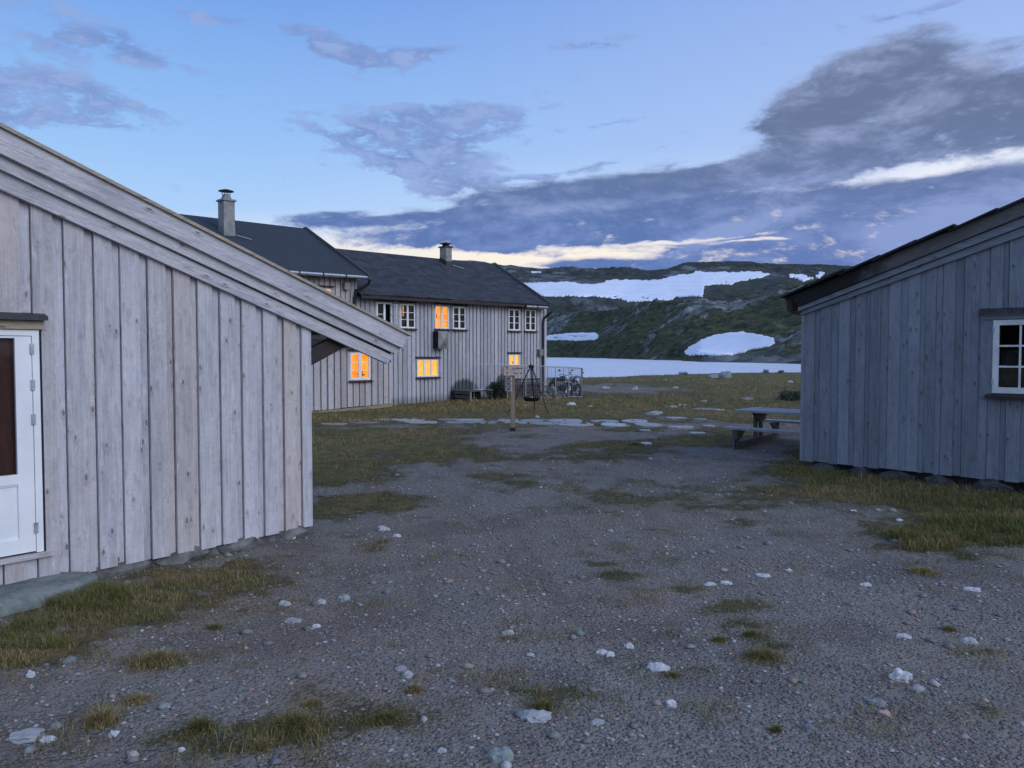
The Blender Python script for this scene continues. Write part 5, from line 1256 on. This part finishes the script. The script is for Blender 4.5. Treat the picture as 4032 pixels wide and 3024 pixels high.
# ---- motorcycles behind the fence
def motorcycle(px, depth, rz, label, scale=1.0):
    q = gp(px, depth); t_ = thing('motorcycle', label, 'motorcycle', (q.x, q.y, gzz(q.x, q.y)), rz, 'motorcycles behind the fence'); t_.scale = (scale,)*3
    Mx = Matrix.Rotation(math.pi/2, 3, 'X')
    for x, r_, wdt in ((.72, .31, .055), (-.68, .31, .075)):
        mb = MB(); prof = [(r_+wdt*math.cos(a), wdt*math.sin(a)) for a in [k*math.pi/5 for k in range(11)]]; mb.lathe(prof, (x, 0, .36), 22, Mx); wh = mb.build('wheel', rubber, t_, True)
        mb = MB(); mb.lathe([(r_-.03, -.03), (r_-.03, .03), (r_-.07, .03), (r_-.07, -.03), (r_-.03, -.03)], (x, 0, .36), 20, Mx)
        for k in range(8): a = k*math.pi/4; mb.tube([(x, 0, .36), (x+math.cos(a)*(r_-.05), 0, .36+math.sin(a)*(r_-.05))], .008, 4)
        mb.lathe([(.0, -.06), (.06, -.06), (.06, .06), (0, .06)], (x, 0, .36), 10, Mx); mb.build('rim', chrome, wh)
    mb = MB(); 
    for s in (-.09, .09): mb.tube([(.72, s, .36), (.50, s, .92)], .022, 6)
    mb.build('front_fork', chrome, t_)
    mb = MB(); mb.tube([(.50, 0, .85), (.25, 0, .55), (-.15, 0, .45), (-.35, 0, .75), (.40, 0, .80)], .025, 6); mb.tube([(-.30, .10, .45), (-.68, .10, .36)], .022, 6); mb.tube([(-.30, -.10, .45), (-.68, -.10, .36)], .022, 6); mb.build('frame', black_metal, t_)
    mb = MB(); mb.blob((.08, 0, .45), (.24, .16, .18), 3, sub=2, amp=.15, facet=.1); mb.build('engine', black_metal, t_)
    mb = MB(); mb.blob((.20, 0, .86), (.28, .16, .14), 8, sub=2, amp=.05); mb.build('fuel_tank', bike_paint, t_, True)
    mb = MB(); mb.blob((-.30, 0, .84), (.42, .14, .06), 9, sub=2, amp=.05); mb.build('seat', seat_vinyl, t_, True)
    mb = MB(); mb.blob((-.70, 0, .80), (.16, .12, .07), 4, sub=2, amp=.05); mb.blob((.74, 0, .72), (.22, .07, .035), 4, sub=2, amp=.02); mb.build('mudguard', white_plastic, t_, True)
    mb = MB(); mb.tube([(.42, -.38, 1.03), (.46, -.14, 1.06), (.48, 0, 1.0), (.46, .14, 1.06), (.42, .38, 1.03)], .014, 6); hb = mb.build('handlebar', black_metal, t_)
    for s in (-1, 1):
        mb = MB(); mb.tube([(.44, s*.25, 1.05), (.46, s*.33, 1.22)], .007, 5); mb.blob((.46, s*.34, 1.25), (.03, .065, .045), 2, sub=2, amp=0); mb.build('mirror', black_metal, hb)
    mb = MB(); mb.blob((.60, 0, .90), (.09, .09, .09), 5, sub=2, amp=0); mb.build('headlight', lamp_glass, t_, True)
    mb = MB(); mb.tube([(.05, -.16, .32), (-.4, -.17, .32), (-.75, -.18, .40)], [.03, .035, .05], 8); mb.build('exhaust', chrome, t_)
    return t_
motorcycle(2207, 35.6, R(-62), 'motorcycle with two round mirrors standing behind the wire fence', 1.0)
motorcycle(2258, 36.6, R(-75), 'motorcycle with pale round headlamp beside the last fence post', .92)

# ---- stones
stone_m, nt, b = mat('yard_stone'); o = texco(nt, 'Object'); r1, r2, r3 = sep(nt, attr(nt, 'bid')); n1 = noi(nt, o, 9, 5, .65); n2 = noi(nt, o, 45, 4, .6)
c = mixc(nt, r1, (.11, .115, .12), (.62, .62, .63)); c = mixc(nt, (r2-.45).clamp()*1.3, c, (.42, .24, .19)); c = mixc(nt, r3.step(.75, .9)*.5, c, (.16, .22, .20))
c = mixc(nt, n1.step(.35, .7)*.45, c, mixc(nt, .5, c, (.08, .08, .085))); c = mixc(nt, n2.step(.6, .8)*.3, c, (.6, .6, .6))
setin(nt, b, 'Base Color', c); setin(nt, b, 'Roughness', .75); bump(nt, b, n1+n2*.5, .5, .015)
def stone(px, py, wpx, hpx, label, rnd, seed, name='stone', cat='stone', group=None, rot=0, dmul=.8, facet=.35, amp=.35, sub=3, sink=.25):
    p = on_ground(px, py+hpx*.35); s = p.y/F; w_ = wpx*s; h_ = max(hpx*s*.75, .012)
    mb = MB(); mb.blob((0, 0, 0), (w_*.95/2*1.0, w_*.5*dmul, h_*(1-sink)), seed, flat=.6, sub=sub, amp=amp, rnd=rnd, rot=Matrix.Rotation(rot, 3, 'Z'), facet=facet*.4, fr=1.5)
    o_ = mb.build(name, stone_m, None, False, (p.x, p.y, p.z+h_*sink*.3)); tag(o_, label, cat, group)
    return o_
WH = (.95, .1, .1); PW = (.8, .2, .2); GY = (.38, .2, .2); DK = (.08, .2, .3); BL = (.55, .1, .2); PK = (.5, .85, .1); GN = (.35, .1, .95)
ST = [(3546,2650,92,64,'white angular quartz stone, the brightest in the right foreground',WH,1),(3478,2803,58,34,'small orange-tan stone in the right foreground',(.75,1.0,.1),2),(3455,2762,84,30,'flat dark green stone just above the orange-tan stone',GN,3),
 (1122,2372,52,30,'pale blue stone on the gravel, left one of the pair near the pale shed corner',BL,4),(1262,2368,50,26,'pale blue stone right of its twin on the gravel by the pale shed corner',BL,5),(1245,2462,38,20,'small rounded pale stone below the two pale blue stones',PW,6),
 (1152,2440,70,24,'flat dark stone with pale tip beside the rounded pale stone',GY,7),(1352,2352,62,34,'pale greenish broken stone lying furthest right of the pale blue pair',(.65,.1,.9),8),(1605,2650,48,36,'upright grey stone in the cluster in the middle foreground',(.5,.3,.2),9),
 (1580,2630,60,22,'flat grey stone behind the upright one in the middle foreground cluster',GY,10),(2372,2562,52,34,'light grey stone leaning on its neighbour right of the middle foreground',PW,11),(2400,2572,48,26,'light grey stone lying in front of the leaning one',PW,12),(2478,2540,50,24,'pale flat stone right of the leaning grey pair',(.75,.35,.2),13),
 (2003,2488,54,24,'pale bluish flat stone in the middle of the gravel',(.7,.1,.8),14),(1968,2962,110,70,'big greenish grey stone at the bottom edge near the middle',(.36,.1,.92),15),(1740,2952,44,22,'flat bluish stone left of the big bottom stone',BL,16),(2590,2620,92,40,'long pale stone half covered by sand, right of the middle foreground',(.8,.3,.3),17),
 (2645,2766,50,32,'white rounded stone below the long pale half buried stone',WH,18),(2796,2297,54,14,'flat white stone, left of two touching on the right gravel',WH,19),(2862,2292,50,16,'flat white stone, right of two touching on the right gravel',WH,20),(3409,2299,52,18,'oval pale stone lying alone on the right gravel',PW,21),
 (3828,2316,66,20,'long flat whitish stone at the right, below the brown tussock',(.85,.3,.1),22),(3184,2860,56,38,'dark rough stone in the right foreground',DK,23),(120,2652,36,40,'small pale stone at the left below the grass bank',PW,24),(105,2885,150,34,'long grey slab half buried near the bottom left corner',(.5,.25,.3),25),
 (190,2905,60,34,'broken pale stone next to the long buried slab',PW,26),(447,2885,44,30,'small white-topped stone at the foot of a dry tussock',PW,27),(524,2968,44,52,'pinkish standing stone near the bottom left edge',(.6,.75,.1),28),(716,2948,34,26,'small white stone near the bottom left edge',WH,29),
 (1155,2112,22,26,'white stone chip leaning at the foot of the pale shed corner',WH,30),(3106,2243,30,18,'little white stone with a dark side on the right gravel',WH,31),(3005,2262,60,14,'thin pale flat stone in the grassy gravel on the right',PW,32),(2975,2872,30,22,'small dark reddish stone near the dark rough one',(.1,.9,.1),33),
 (1508,2078,60,28,'angular grey stone on dark gravel right of the pale shed corner',(.6,.1,.3),34),(1562,2106,34,20,'pale angular stone in front of the angular grey stone',PW,35),(3362,2010,30,12,'small white stone at the edge of the grass before the dark shed',WH,36),(3543,2046,32,14,'white stone in the grass before the dark shed',WH,37),
 (2352,2840,60,16,'flat bluish stone sunk in the gravel, centre right foreground',BL,38),(2110,2812,130,44,'long pinkish grey ledge of rock breaking through the gravel',(.5,.45,.3),39),(3815,2518,70,24,'dull pinkish flat stone on the right gravel',(.55,.5,.2),40),(3560,2502,64,22,'pale tapering flat stone on the right gravel',(.75,.5,.2),41)]
for (px, py, w_, h_, lab, rnd, sd) in ST: stone(px, py, w_, h_, lab, rnd, sd)
FAR = [(2856,1474,60,46,'pointed grey-green boulder on the lake shore',(.30,.1,.9),50,.7),(2808,1478,48,22,'low grey boulder just left of the pointed shore boulder',(.34,.1,.5),51,.8),(2250,1590,44,18,'long pale boulder in the grass right of the grill',(.8,.1,.2),52,.6),(2070,1597,52,10,'low pale boulder in the grass behind the signpost',(.6,.5,.2),53,.7),
 (2115,1640,24,14,'small grey stone below the hanging grill pan',(.5,.2,.2),54,.8),(2654,1601,40,18,'pinkish boulder, largest of the little group beyond the path',(.42,.75,.1),55,.8),(2675,1595,12,22,'narrow upright stone in the little boulder group',(.3,.2,.2),56,.7),(2694,1594,20,14,'smaller grey stone right of the upright one in the boulder group',GY,57,.7),
 (2575,1625,74,24,'grey rock outcrop with a turf back beyond the flagstones',(.40,.2,.3),58,.8),(2945,1570,66,16,'flat blue-grey boulder in the grass above the picnic table',(.30,.1,.7),59,.8),(3112,1504,26,16,'grey boulder in the grass close to the dark shed corner',(.5,.2,.3),60,.8),(2768,1580,40,14,'low grey stone in the brown grass beyond the boulder group',(.28,.3,.3),61,.7),
 (2340,1573,60,10,'flat dark stone slab in the grass right of the wire fence',(.1,.2,.3),62,.6),(2320,1600,40,8,'small low pale stone in the brown grass',(.6,.3,.2),63,.6),(2500,1528,30,16,'grey boulder on the stony shore ground',(.5,.4,.2),64,.8),(2620,1497,22,14,'grey boulder near the water above the bare ground',(.4,.2,.2),65,.7),(2385,1525,40,10,'pale low stone on the bare ground near the fence',(.65,.3,.2),66,.8),(2660,1525,26,16,'rounded pinkish stone on the bare ground by the shore',(.55,.6,.2),67,.7)]
for (px, py, w_, h_, lab, rnd, sd, dm_) in FAR: stone(px, py, w_, h_, lab, rnd, sd, 'boulder', 'boulder', None, 0, dm_, .3, .3, 3, .15)

# heap of stones and boards by the lodge corner
q = gp(2172, 35.0); hp = thing('stone_heap', 'heap of grey stones and old planks behind the fence beside the lodge corner', 'heap', (q.x, q.y, 0))
mb = MB()
for k in range(26):
    a = random.uniform(-.75, .55); hgt = max(.1, .75-abs(a+.25)*.75); mb.blob((a, random.uniform(-.25, .3), random.uniform(.0, hgt)), (random.uniform(.12, .22), .14, random.uniform(.07, .13)), k+90, sub=2, amp=.3, rnd=(random.uniform(.1, .5), .2, .3), facet=.15)
mb.build('stones', stone_m, hp)
mb = MB()
for k in range(4): mb.bar((-.6+k*.1, -.35, .75-k*.12), (.55+k*.05, -.45, .12+k*.04), .05, .03)
mb.build('planks', trim_wood, hp)
stone(2265, 1493, 62, 40, 'dark rounded boulder behind the motorcycles at the fence end', (.12,.2,.6), 71, 'boulder', 'boulder', None, 0, .8)

# ---- flagstone path
def flag(mb, cx, cy, rx, ry, z, seed, rot=0):
    n = 9; ring = []
    for k in range(n):
        a = 2*math.pi*k/n; rr_ = 1+.20*mnoise.noise(Vector((seed*1.7, k*.9, 2))); sq = 1/max(abs(math.cos(a)), abs(math.sin(a)))**.55
        x = rx*rr_*math.cos(a)*sq; y = ry*rr_*math.sin(a)*sq; ring.append((cx+x*math.cos(rot)-y*math.sin(rot), cy+x*math.sin(rot)+y*math.cos(rot)))
    tilt = random.uniform(-.02, .02); rnd = (random.uniform(.0, .95), random.uniform(0, .5), random.uniform(0, 1))
    b = len(mb.v); tz = [z+.035+tilt*(x-cx) for (x, y) in ring]
    mb.v += [(x, y, t_-.12) for (x, y), t_ in zip(ring, tz)]+[(x, y, t_) for (x, y), t_ in zip(ring, tz)]
    for k in range(n): mb.f.append([b+k, b+(k+1) % n, b+n+(k+1) % n, b+n+k]); mb.uv += [(0, 0)]*4; mb.col += [(*rnd, 1)]*4
    mb.f.append([b+n+k for k in range(n)]); mb.uv += [(0, 0)]*n; mb.col += [(*rnd, 1)]*n
flag_m, nt, b = mat('flagstone'); o = texco(nt, 'Object'); r1, r2, r3 = sep(nt, attr(nt, 'bid')); n1 = noi(nt, o, 4, 5, .65)
c = mixc(nt, r1, (.15, .165, .17), (.42, .44, .46)); c = mixc(nt, r2*.4, c, (.34, .28, .26)); c = mixc(nt, n1.step(.4, .7)*.4, c, (.16, .17, .16)); setin(nt, b, 'Base Color', c); setin(nt, b, 'Roughness', .42); bump(nt, b, n1, .4, .01)
mb = MB(); px = 1150.0; k = 0
while px < 2560:
    yt = float(np.interp(px, [1150, 1226, 1500, 2000, 2400, 2640], [1672, 1668, 1650, 1651, 1656, 1654])); yb = float(np.interp(px, [1150, 1226, 1500, 2000, 2300, 2640], [1680, 1677, 1668, 1674, 1684, 1684]))
    a = on_ground(px, yt); b_ = on_ground(px, yb); nrow = 2 if abs(a.y-b_.y) > .7 else 1; step_ = random.uniform(.75, 1.25)
    for r_ in range(nrow):
        f = (r_+.5)/nrow; c_ = a.lerp(b_, f); x_ = c_.x+(r_*.35)+random.uniform(-.08, .08); y_ = c_.y+random.uniform(-.05, .05)
        if random.random() < .93: flag(mb, x_, y_, step_*.43, max(.24, abs(a.y-b_.y)/nrow*.43), gzz(x_, y_), k*3+r_, random.uniform(-.12, .12))
    px += step_/(a.y/F); k += 1
pth = mb.build('flagstone_path', flag_m); tag(pth, kind='structure')
for (px, py, w_, dpt, lab) in ((2770,1614,88,1.0,'bright flat slab beyond the path, left of two, near the picnic table'),(2832,1617,50,.7,'smaller bright flat slab right beside the larger one beyond the path'),(2662,1650,90,.6,'bright flagstone at the right end of the stone path'),(2790,1682,52,.5,'small bright flat slab lying alone in front of the picnic table'),
                               (2680,1686,110,.5,'dull flat slab in turf right of the stone path'),(2540,1700,50,.35,'narrow pale slab in the turf below the path'),(2545,1752,44,.35,'pale square slab in the gravel beside a grass tuft'),(2755,1655,60,.3,'thin bright slab edge in the grass right of the path end'),(2745,1710,70,.35,'low rough slab in the turf left of the picnic table')):
    c_ = on_ground(px, py); mb = MB(); flag(mb, 0, 0, w_*c_.y/F/2*.9, dpt/2, 0, px, random.uniform(-.1, .1)); o_ = mb.build('flagstone', flag_m, None, False, (c_.x, c_.y, c_.z+.012)); tag(o_, lab, 'flagstone')

# ---- loose gravel (nobody could count it)
def scatter_xy(n, r0, r1, a0=-40, a1=40, p=1.6):
    u = RNG.random(n); r_ = r0*(r1/r0)**(u**.85); a = np.radians(a0+(a1-a0)*RNG.random(n)); return r_*np.sin(a), r_*np.cos(a)
octv = np.array([(1,0,0),(.4,.85,0),(-.5,.8,0),(-1,0,0),(-.4,-.85,0),(.5,-.8,0),(.15,.1,.8),(-.25,-.2,.65),(0,0,-.7)], dtype=float)
octf = np.array([(0,1,6),(1,2,6),(2,3,7),(3,4,7),(4,5,7),(5,0,6),(2,7,6),(5,6,7),(1,0,8),(2,1,8),(3,2,8),(4,3,8),(5,4,8),(0,5,8)])
def gravel(n, r0, r1, smin, smax, pw, name, avoid_grass=True):
    x, y = scatter_xy(n, r0, r1); g = grass_w(x, y); keep = (RNG.random(n) > g*1.3) if avoid_grass else np.ones(n, bool)
    cl = fbm(x*.9, y*.9, 3, .6, 91); keep &= RNG.random(n) < .35+1.1*sstep(.35, .65, cl)
    ca = WA.loc((0, 0, 0)); ux = (x-WA.O.x)*WA.d.x+(y-WA.O.y)*WA.d.y; uy = (x-WA.O.x)*WA.y.x+(y-WA.O.y)*WA.y.y; keep &= ~((uy > -.05) & (ux < uc+.02))
    ux = (x-WC.O.x)*WC.d.x+(y-WC.O.y)*WC.d.y; uy = (x-WC.O.x)*WC.y.x+(y-WC.O.y)*WC.y.y; keep &= ~((uy > .1) & (ux > 0))
    x, y = x[keep], y[keep]; n = len(x); s = smin*(smax/smin)**(RNG.random(n)**pw); s *= np.clip((np.hypot(x, y)/6)**.45, .8, 2.2)
    z = gz(x, y)+s*.16; th = RNG.random(n)*6.28; fl = .35+.55*RNG.random(n); ln = .7+.7*RNG.random(n)
    base = octv[None]*(1+(RNG.random((n, 9, 3))-.5)*.55); bx = base[..., 0]*s[:, None]*ln[:, None]; by = base[..., 1]*s[:, None]; bz = base[..., 2]*s[:, None]*fl[:, None]
    vx = bx*np.cos(th)[:, None]-by*np.sin(th)[:, None]+x[:, None]; vy = bx*np.sin(th)[:, None]+by*np.cos(th)[:, None]+y[:, None]; vz = bz+z[:, None]
    verts = np.stack([vx, vy, vz], -1).reshape(-1, 3); f = (octf[None]+np.arange(n)[:, None, None]*9).reshape(-1, 3)
    r_ = RNG.random((n, 3)); r_[:, 0] = np.clip(r_[:, 0]**3.8*.6+.09, 0, 1); r_[:, 1] = r_[:, 1]**2.0; cols = np.repeat(r_, 9, 0)
    return tag(np_mesh(name, verts, f, stone_m, cols), None, None, None, 'stuff')
g = gravel(70000, 2.9, 24, .004, .019, 2.2, 'gravel'); g['label'] = 'loose gravel and pebbles strewn over the yard'
g = gravel(1900, 3.1, 28, .018, .05, 3.4, 'pebbles'); g['label'] = 'larger pebbles scattered over the gravel'

# ---- grass
grass_m, nt, b = mat('grass_blade'); r1, r2, r3 = sep(nt, attr(nt, 'bid'))
c = mixc(nt, r1, (.075, .085, .022), (.20, .19, .060)); c = mixc(nt, r2.step(.40, .9), c, (.42, .29, .14)); c = mixc(nt, r3*.35, c, (.07, .06, .03))
setin(nt, b, 'Base Color', c); setin(nt, b, 'Roughness', .7); setin(nt, b, 'Specular IOR Level', .2)
def blades(x, y, h, wd, lean, dry, name, m_=grass_m, z=None):
    n = len(x); z = gz(x, y) if z is None else z; th = RNG.random(n)*6.28; ph = RNG.random(n)*6.28; ln = lean*(.3+RNG.random(n))
    dx_, dy_ = np.cos(th), np.sin(th); lx, ly = np.cos(ph)*ln*h, np.sin(ph)*ln*h
    v = np.empty((n, 5, 3))
    v[:, 0] = np.stack([x-dx_*wd, y-dy_*wd, z-.01], -1); v[:, 1] = np.stack([x+dx_*wd, y+dy_*wd, z-.01], -1)
    v[:, 2] = np.stack([x+lx*.4+dx_*wd*.7, y+ly*.4+dy_*wd*.7, z+h*.6], -1); v[:, 3] = np.stack([x+lx*.4-dx_*wd*.7, y+ly*.4-dy_*wd*.7, z+h*.6], -1)
    v[:, 4] = np.stack([x+lx, y+ly, z+h*(.96-.25*ln)], -1)
    q = np.arange(n)[:, None]*5; f = np.concatenate([q+np.array([[0, 1, 2]]), q+np.array([[0, 2, 3]]), q+np.array([[3, 2, 4]])], 0)
    cols = np.stack([RNG.random(n), np.clip(RNG.random(n)*.75+dry, 0, 1), RNG.random(n)], -1)
    return np_mesh(name, v.reshape(-1, 3), f, m_, np.repeat(cols, 5, 0))
def shed_free(x, y):
    k = np.ones(len(x), bool)
    for Wl, side, lim in ((WA, 0.04, lambda u: u < uc+.02), (WC, .12, lambda u: u > 0), (WB, -.05, lambda u: (u > an1[0]) & (u < urt)), (WB, -OFFA+.05, lambda u: (u < an1[0]))):
        ux = (x-Wl.O.x)*Wl.d.x+(y-Wl.O.y)*Wl.d.y; uy = (x-Wl.O.x)*Wl.y.x+(y-Wl.O.y)*Wl.y.y
        k &= ~((uy > side) & lim(ux) & (uy < 9))
    return k
def lawn(n, r0, r1, h0, wd0, thr, name, lab):
    x, y = scatter_xy(n, r0, r1, -41, 41); g = grass_w(x, y); keep = (g*(.6+.8*fbm(x*6, y*6, 3, .6, 171))+(RNG.random(n)-.5)*.7 > thr) & shed_free(x, y) & (y < shore_dist(2016+F*x/np.maximum(y, 1))*.985)
    x, y, g = x[keep], y[keep], g[keep]; pt_ = fbm(x*1.8, y*1.8, 3, .6, 121); lowp = fbm(x*.45, y*.45, 4, .6, 131); d_ = np.hypot(x, y)
    px, py = proj_np(x, y, np.zeros_like(x)); onp = (py > 1648) & (py < 1688) & (px < 2660); kk = ~(onp & (RNG.random(len(x)) < .93)); x, y, g, pt_, lowp, d_ = [q[kk] for q in (x, y, g, pt_, lowp, d_)]
    h = h0*(.2+1.0*np.clip(g, 0, 1.2))*(.3+1.4*pt_)*(.35+1.0*RNG.random(len(x))**1.5); wd = wd0*np.clip(d_/8, .8, 9)
    dry = np.clip(sstep(.42, .60, lowp)*.50-.25+(y > 23)*.06, -.2, .6)
    o_ = blades(x, y, h, wd, .75, dry, name); tag(o_, lab, None, None, 'stuff'); return o_
lawn(190000, 3.0, 13, .045, .0020, .50, 'grass', 'short tufted grass growing near the two sheds')
lawn(170000, 11, 34, .075, .0020, .44, 'grass', 'low green and brown grass around the path and the lodge')
lawn(70000, 30, 98, .16, .0020, .45, 'grass', 'rough moor grass between the lodge and the lake')
def tufts(n, r0, r1, name, lab):
    x, y = scatter_xy(n, r0, r1, -41, 41); g = grass_w(x, y); f = fbm(x*2.6, y*2.6, 3, .55, 201); keep = (f+np.clip(g, 0, .5)*.30 > .66) & (fbm(x*.5, y*.5, 3, .6, 203) > .42) & (y < 40) & shed_free(x, y)
    x, y, f = x[keep], y[keep], f[keep]; h = .035*(.4+1.2*RNG.random(len(x)))*np.clip((f-.5)*6, .5, 1.6); o_ = blades(x, y, h, .0019*np.clip(np.hypot(x, y)/8, .8, 5), .9, np.full(len(x), .12), name); return tag(o_, lab, None, None, 'stuff')
tufts(160000, 3.2, 30, 'grass', 'tiny scattered tufts and moss coming up through the gravel')
# longer grass along the walls
def patch(px, py, rx, ry, n, h, dry, seed_h=.5):
    c_ = on_ground(px, py); a = RNG.random(n)*6.28; r_ = np.sqrt(RNG.random(n)); X = px+np.cos(a)*r_*rx; Y = py+np.sin(a)*r_*ry
    zz = 0.0; Yw = (EYE-zz)*F/np.maximum(Y-HOR, 5); 
    b = (1512-Y)/F; dz_ = -math.sin(PITCH)+b*math.cos(PITCH); dy_ = math.cos(PITCH)+b*math.sin(PITCH); t_ = -EYE/dz_; return X, (X-2016)/F*t_, dy_*t_
def tall(lst, name, lab):
    xs, ys, hs, ds_ = [], [], [], []
    for (px, py, rx, ry, n, h, dry) in lst:
        _, x, y = patch(px, py, rx, ry, n, h, dry); k = shed_free(x, y) & (fbm(x*2.5, y*2.5, 3, .6, 141) > .40); x, y = x[k], y[k]
        xs.append(x); ys.append(y); hs.append(h*(.45+.8*RNG.random(len(x)))*(.5+fbm(x*2, y*2, 2, .5, 151))); ds_.append(np.full(len(x), dry))
    x, y, h, d_ = map(np.concatenate, (xs, ys, hs, ds_)); o_ = blades(x, y, h, .0022*np.clip(np.hypot(x, y)/8, .8, 4), .8, d_, name); return tag(o_, lab, None, None, 'stuff')
tall([(330, 2340, 190, 50, 4000, .11, -.1), (120, 2490, 260, 60, 5000, .075, -.15), (420, 2400, 240, 50, 3000, .06, .0), (560, 2300, 240, 40, 2500, .05, .1), (60, 2590, 160, 40, 1500, .05, .25), (820, 2230, 260, 34, 1800, .035, .25),
      (3480, 1880, 440, 45, 8000, .09, -.4), (3800, 1970, 340, 60, 7000, .09, -.35), (3850, 2100, 330, 55, 8000, .13, -.35), (3560, 2110, 60, 36, 1800, .15, -.1), (3250, 1840, 200, 40, 3500, .08, .05), (3650, 2140, 140, 36, 2500, .12, .15),
      (1300, 1655, 260, 12, 3000, .16, .25), (1700, 1605, 420, 26, 9000, .14, .35), (2350, 1600, 400, 22, 7000, .12, .3), (1450, 1625, 300, 10, 2500, .12, .2)], 'grass', 'longer green and straw coloured grass along the foot of the buildings')
# tussocks one can point at
def tussock(px, py, wpx, h, n, dry, lab, fy=.5):
    c_ = on_ground(px, py); s = c_.y/F; rx = wpx*s/2; a = RNG.random(n)*6.28; r_ = np.abs(RNG.normal(0, .55, n))*(.8+.35*fbm(a*1.5+px, a*0+py, 2, .5, 7)); r_ = np.minimum(r_, 1.25); x = c_.x+np.cos(a)*r_*rx; y = c_.y+np.sin(a)*r_*rx*fy*1.6
    hh = h*.8*(.25+1.0*RNG.random(n)**1.3)*np.clip(1.2-r_*.75, .2, 1.2); o_ = blades(x, y, hh, .0021*max(.8, c_.y/8), 1.05, np.full(n, dry), 'grass_tussock')
    return tag(o_, lab, 'grass tussock', 'grass tussocks on the gravel')
TS = [(615,2612,290,.10,2600,.22,'widest brownish tussock in the left foreground, below the shed'),(400,2850,150,.13,900,.40,'spiky straw coloured tussock near the bottom left'),(790,2875,150,.09,1100,-.2,'bright green low tussock near the bottom left'),(1155,2870,230,.12,1800,.10,'ragged green and straw tussock left of the middle at the bottom'),
 (1025,2945,160,.06,900,.25,'flat brown tussock just below the ragged one at the bottom'),(1225,2778,100,.05,500,.30,'small brown tuft above the ragged tussock'),(1630,2722,100,.06,600,.32,'golden brown tuft beside the grey stone cluster'),(1520,2836,180,.06,1000,-.15,'green spreading tuft at the bottom, left of centre'),
 (2140,2790,190,.06,900,-.05,'dull green tuft right of centre at the bottom'),(3010,2592,220,.08,1700,.10,'wide olive tussock in the right foreground'),(2960,2505,110,.06,700,-.15,'green tuft touching the wide olive tussock'),(2830,2525,110,.05,500,.1,'low olive tuft left of the green one'),(3632,2258,170,.08,1400,.35,'mounded brown and green tussock on the right gravel'),
 (3740,2482,90,.05,420,.15,'small olive tuft right of the pale flat stones'),(3560,2110,130,.13,1300,-.25,'dark green tussock at the front edge of the grass by the dark shed'),(845,2475,120,.05,500,-.15,'small green tuft on the left gravel below the shed wall'),(540,2760,210,.04,900,.35,'flat reddish brown tuft below the widest tussock'),
 (3055,2880,70,.05,300,-.1,'tiny green tuft near the dark rough stone'),(2650,2665,90,.05,400,.0,'small green tuft below the long pale half buried stone'),(2500,1755,90,.10,700,-.2,'dark green tuft beside the pale square slab'),(2300,1672,60,.10,500,-.25,'dark tuft growing over the edge of the stone path')]
for t_ in TS: tussock(*t_)
# low willow scrub
leaf_m = plain('willow_leaf', (.035, .050, .025), .8, 0, .3, 3)
def shrub(px, depth, w_, h_, lab, n, base=.0, dark=leaf_m, zoff=0):
    q = gp(px, depth); t_ = thing('willow_shrub', lab, 'shrub', (q.x, q.y, gzz(q.x, q.y)))
    mb = MB()
    for k in range(14): a = random.uniform(0, 6.28); mb.tube([(0, 0, -.05), (math.cos(a)*w_*.2, math.sin(a)*w_*.15, h_*.45), (math.cos(a)*w_*random.uniform(.25, .48), math.sin(a)*w_*.3, h_*random.uniform(.6, .95))], [.012, .008, .004], 4)
    mb.build('stems', brown_wood, t_)
    mb = MB()
    for k in range(n):
        a = random.uniform(0, 6.28); el_ = random.uniform(0, 1)**.7; r_ = random.uniform(.3, 1)**.5
        c_ = Vector((math.cos(a)*w_*.5*r_*math.sqrt(1-el_*el_*.8), math.sin(a)*w_*.4*r_, .05+h_*el_*r_)); c_ *= 1+.25*mnoise.noise(c_*4)
        d1 = Vector((random.gauss(0, 1), random.gauss(0, 1), random.gauss(0, 1))).normalized()*.035; d2 = Vector((random.gauss(0, 1), random.gauss(0, 1), random.gauss(0, 1))).normalized()*.02
        mb.poly([tuple(c_-d1), tuple(c_+d2), tuple(c_+d1), tuple(c_-d2)])
    mb.build('leaves', dark, t_)
shrub(1962, 31.4, .75, .8, 'dark green shrub growing at the lodge wall left of the kennel box', 3500)
shrub(3125, 33, 1.3, .42, 'grey-green low scrub in the grass close to the dark shed corner', 3000, dark=plain('grey_leaf', (.07, .09, .06), .8, 0, .3, 3))
for (px, w_, h_, lab) in ((3015, .9, .55, 'small dark shrub on the shore skyline, right of the pointed boulder'), (2690, 1.4, .45, 'low shrub on the shore skyline, left of the pointed boulder'), (3075, .9, .4, 'thin low shrub on the shore close to the dark shed')):
    dd = float(shore_dist(np.array([px]))[0])*.94; shrub(px, dd, w_, h_, lab, 900)
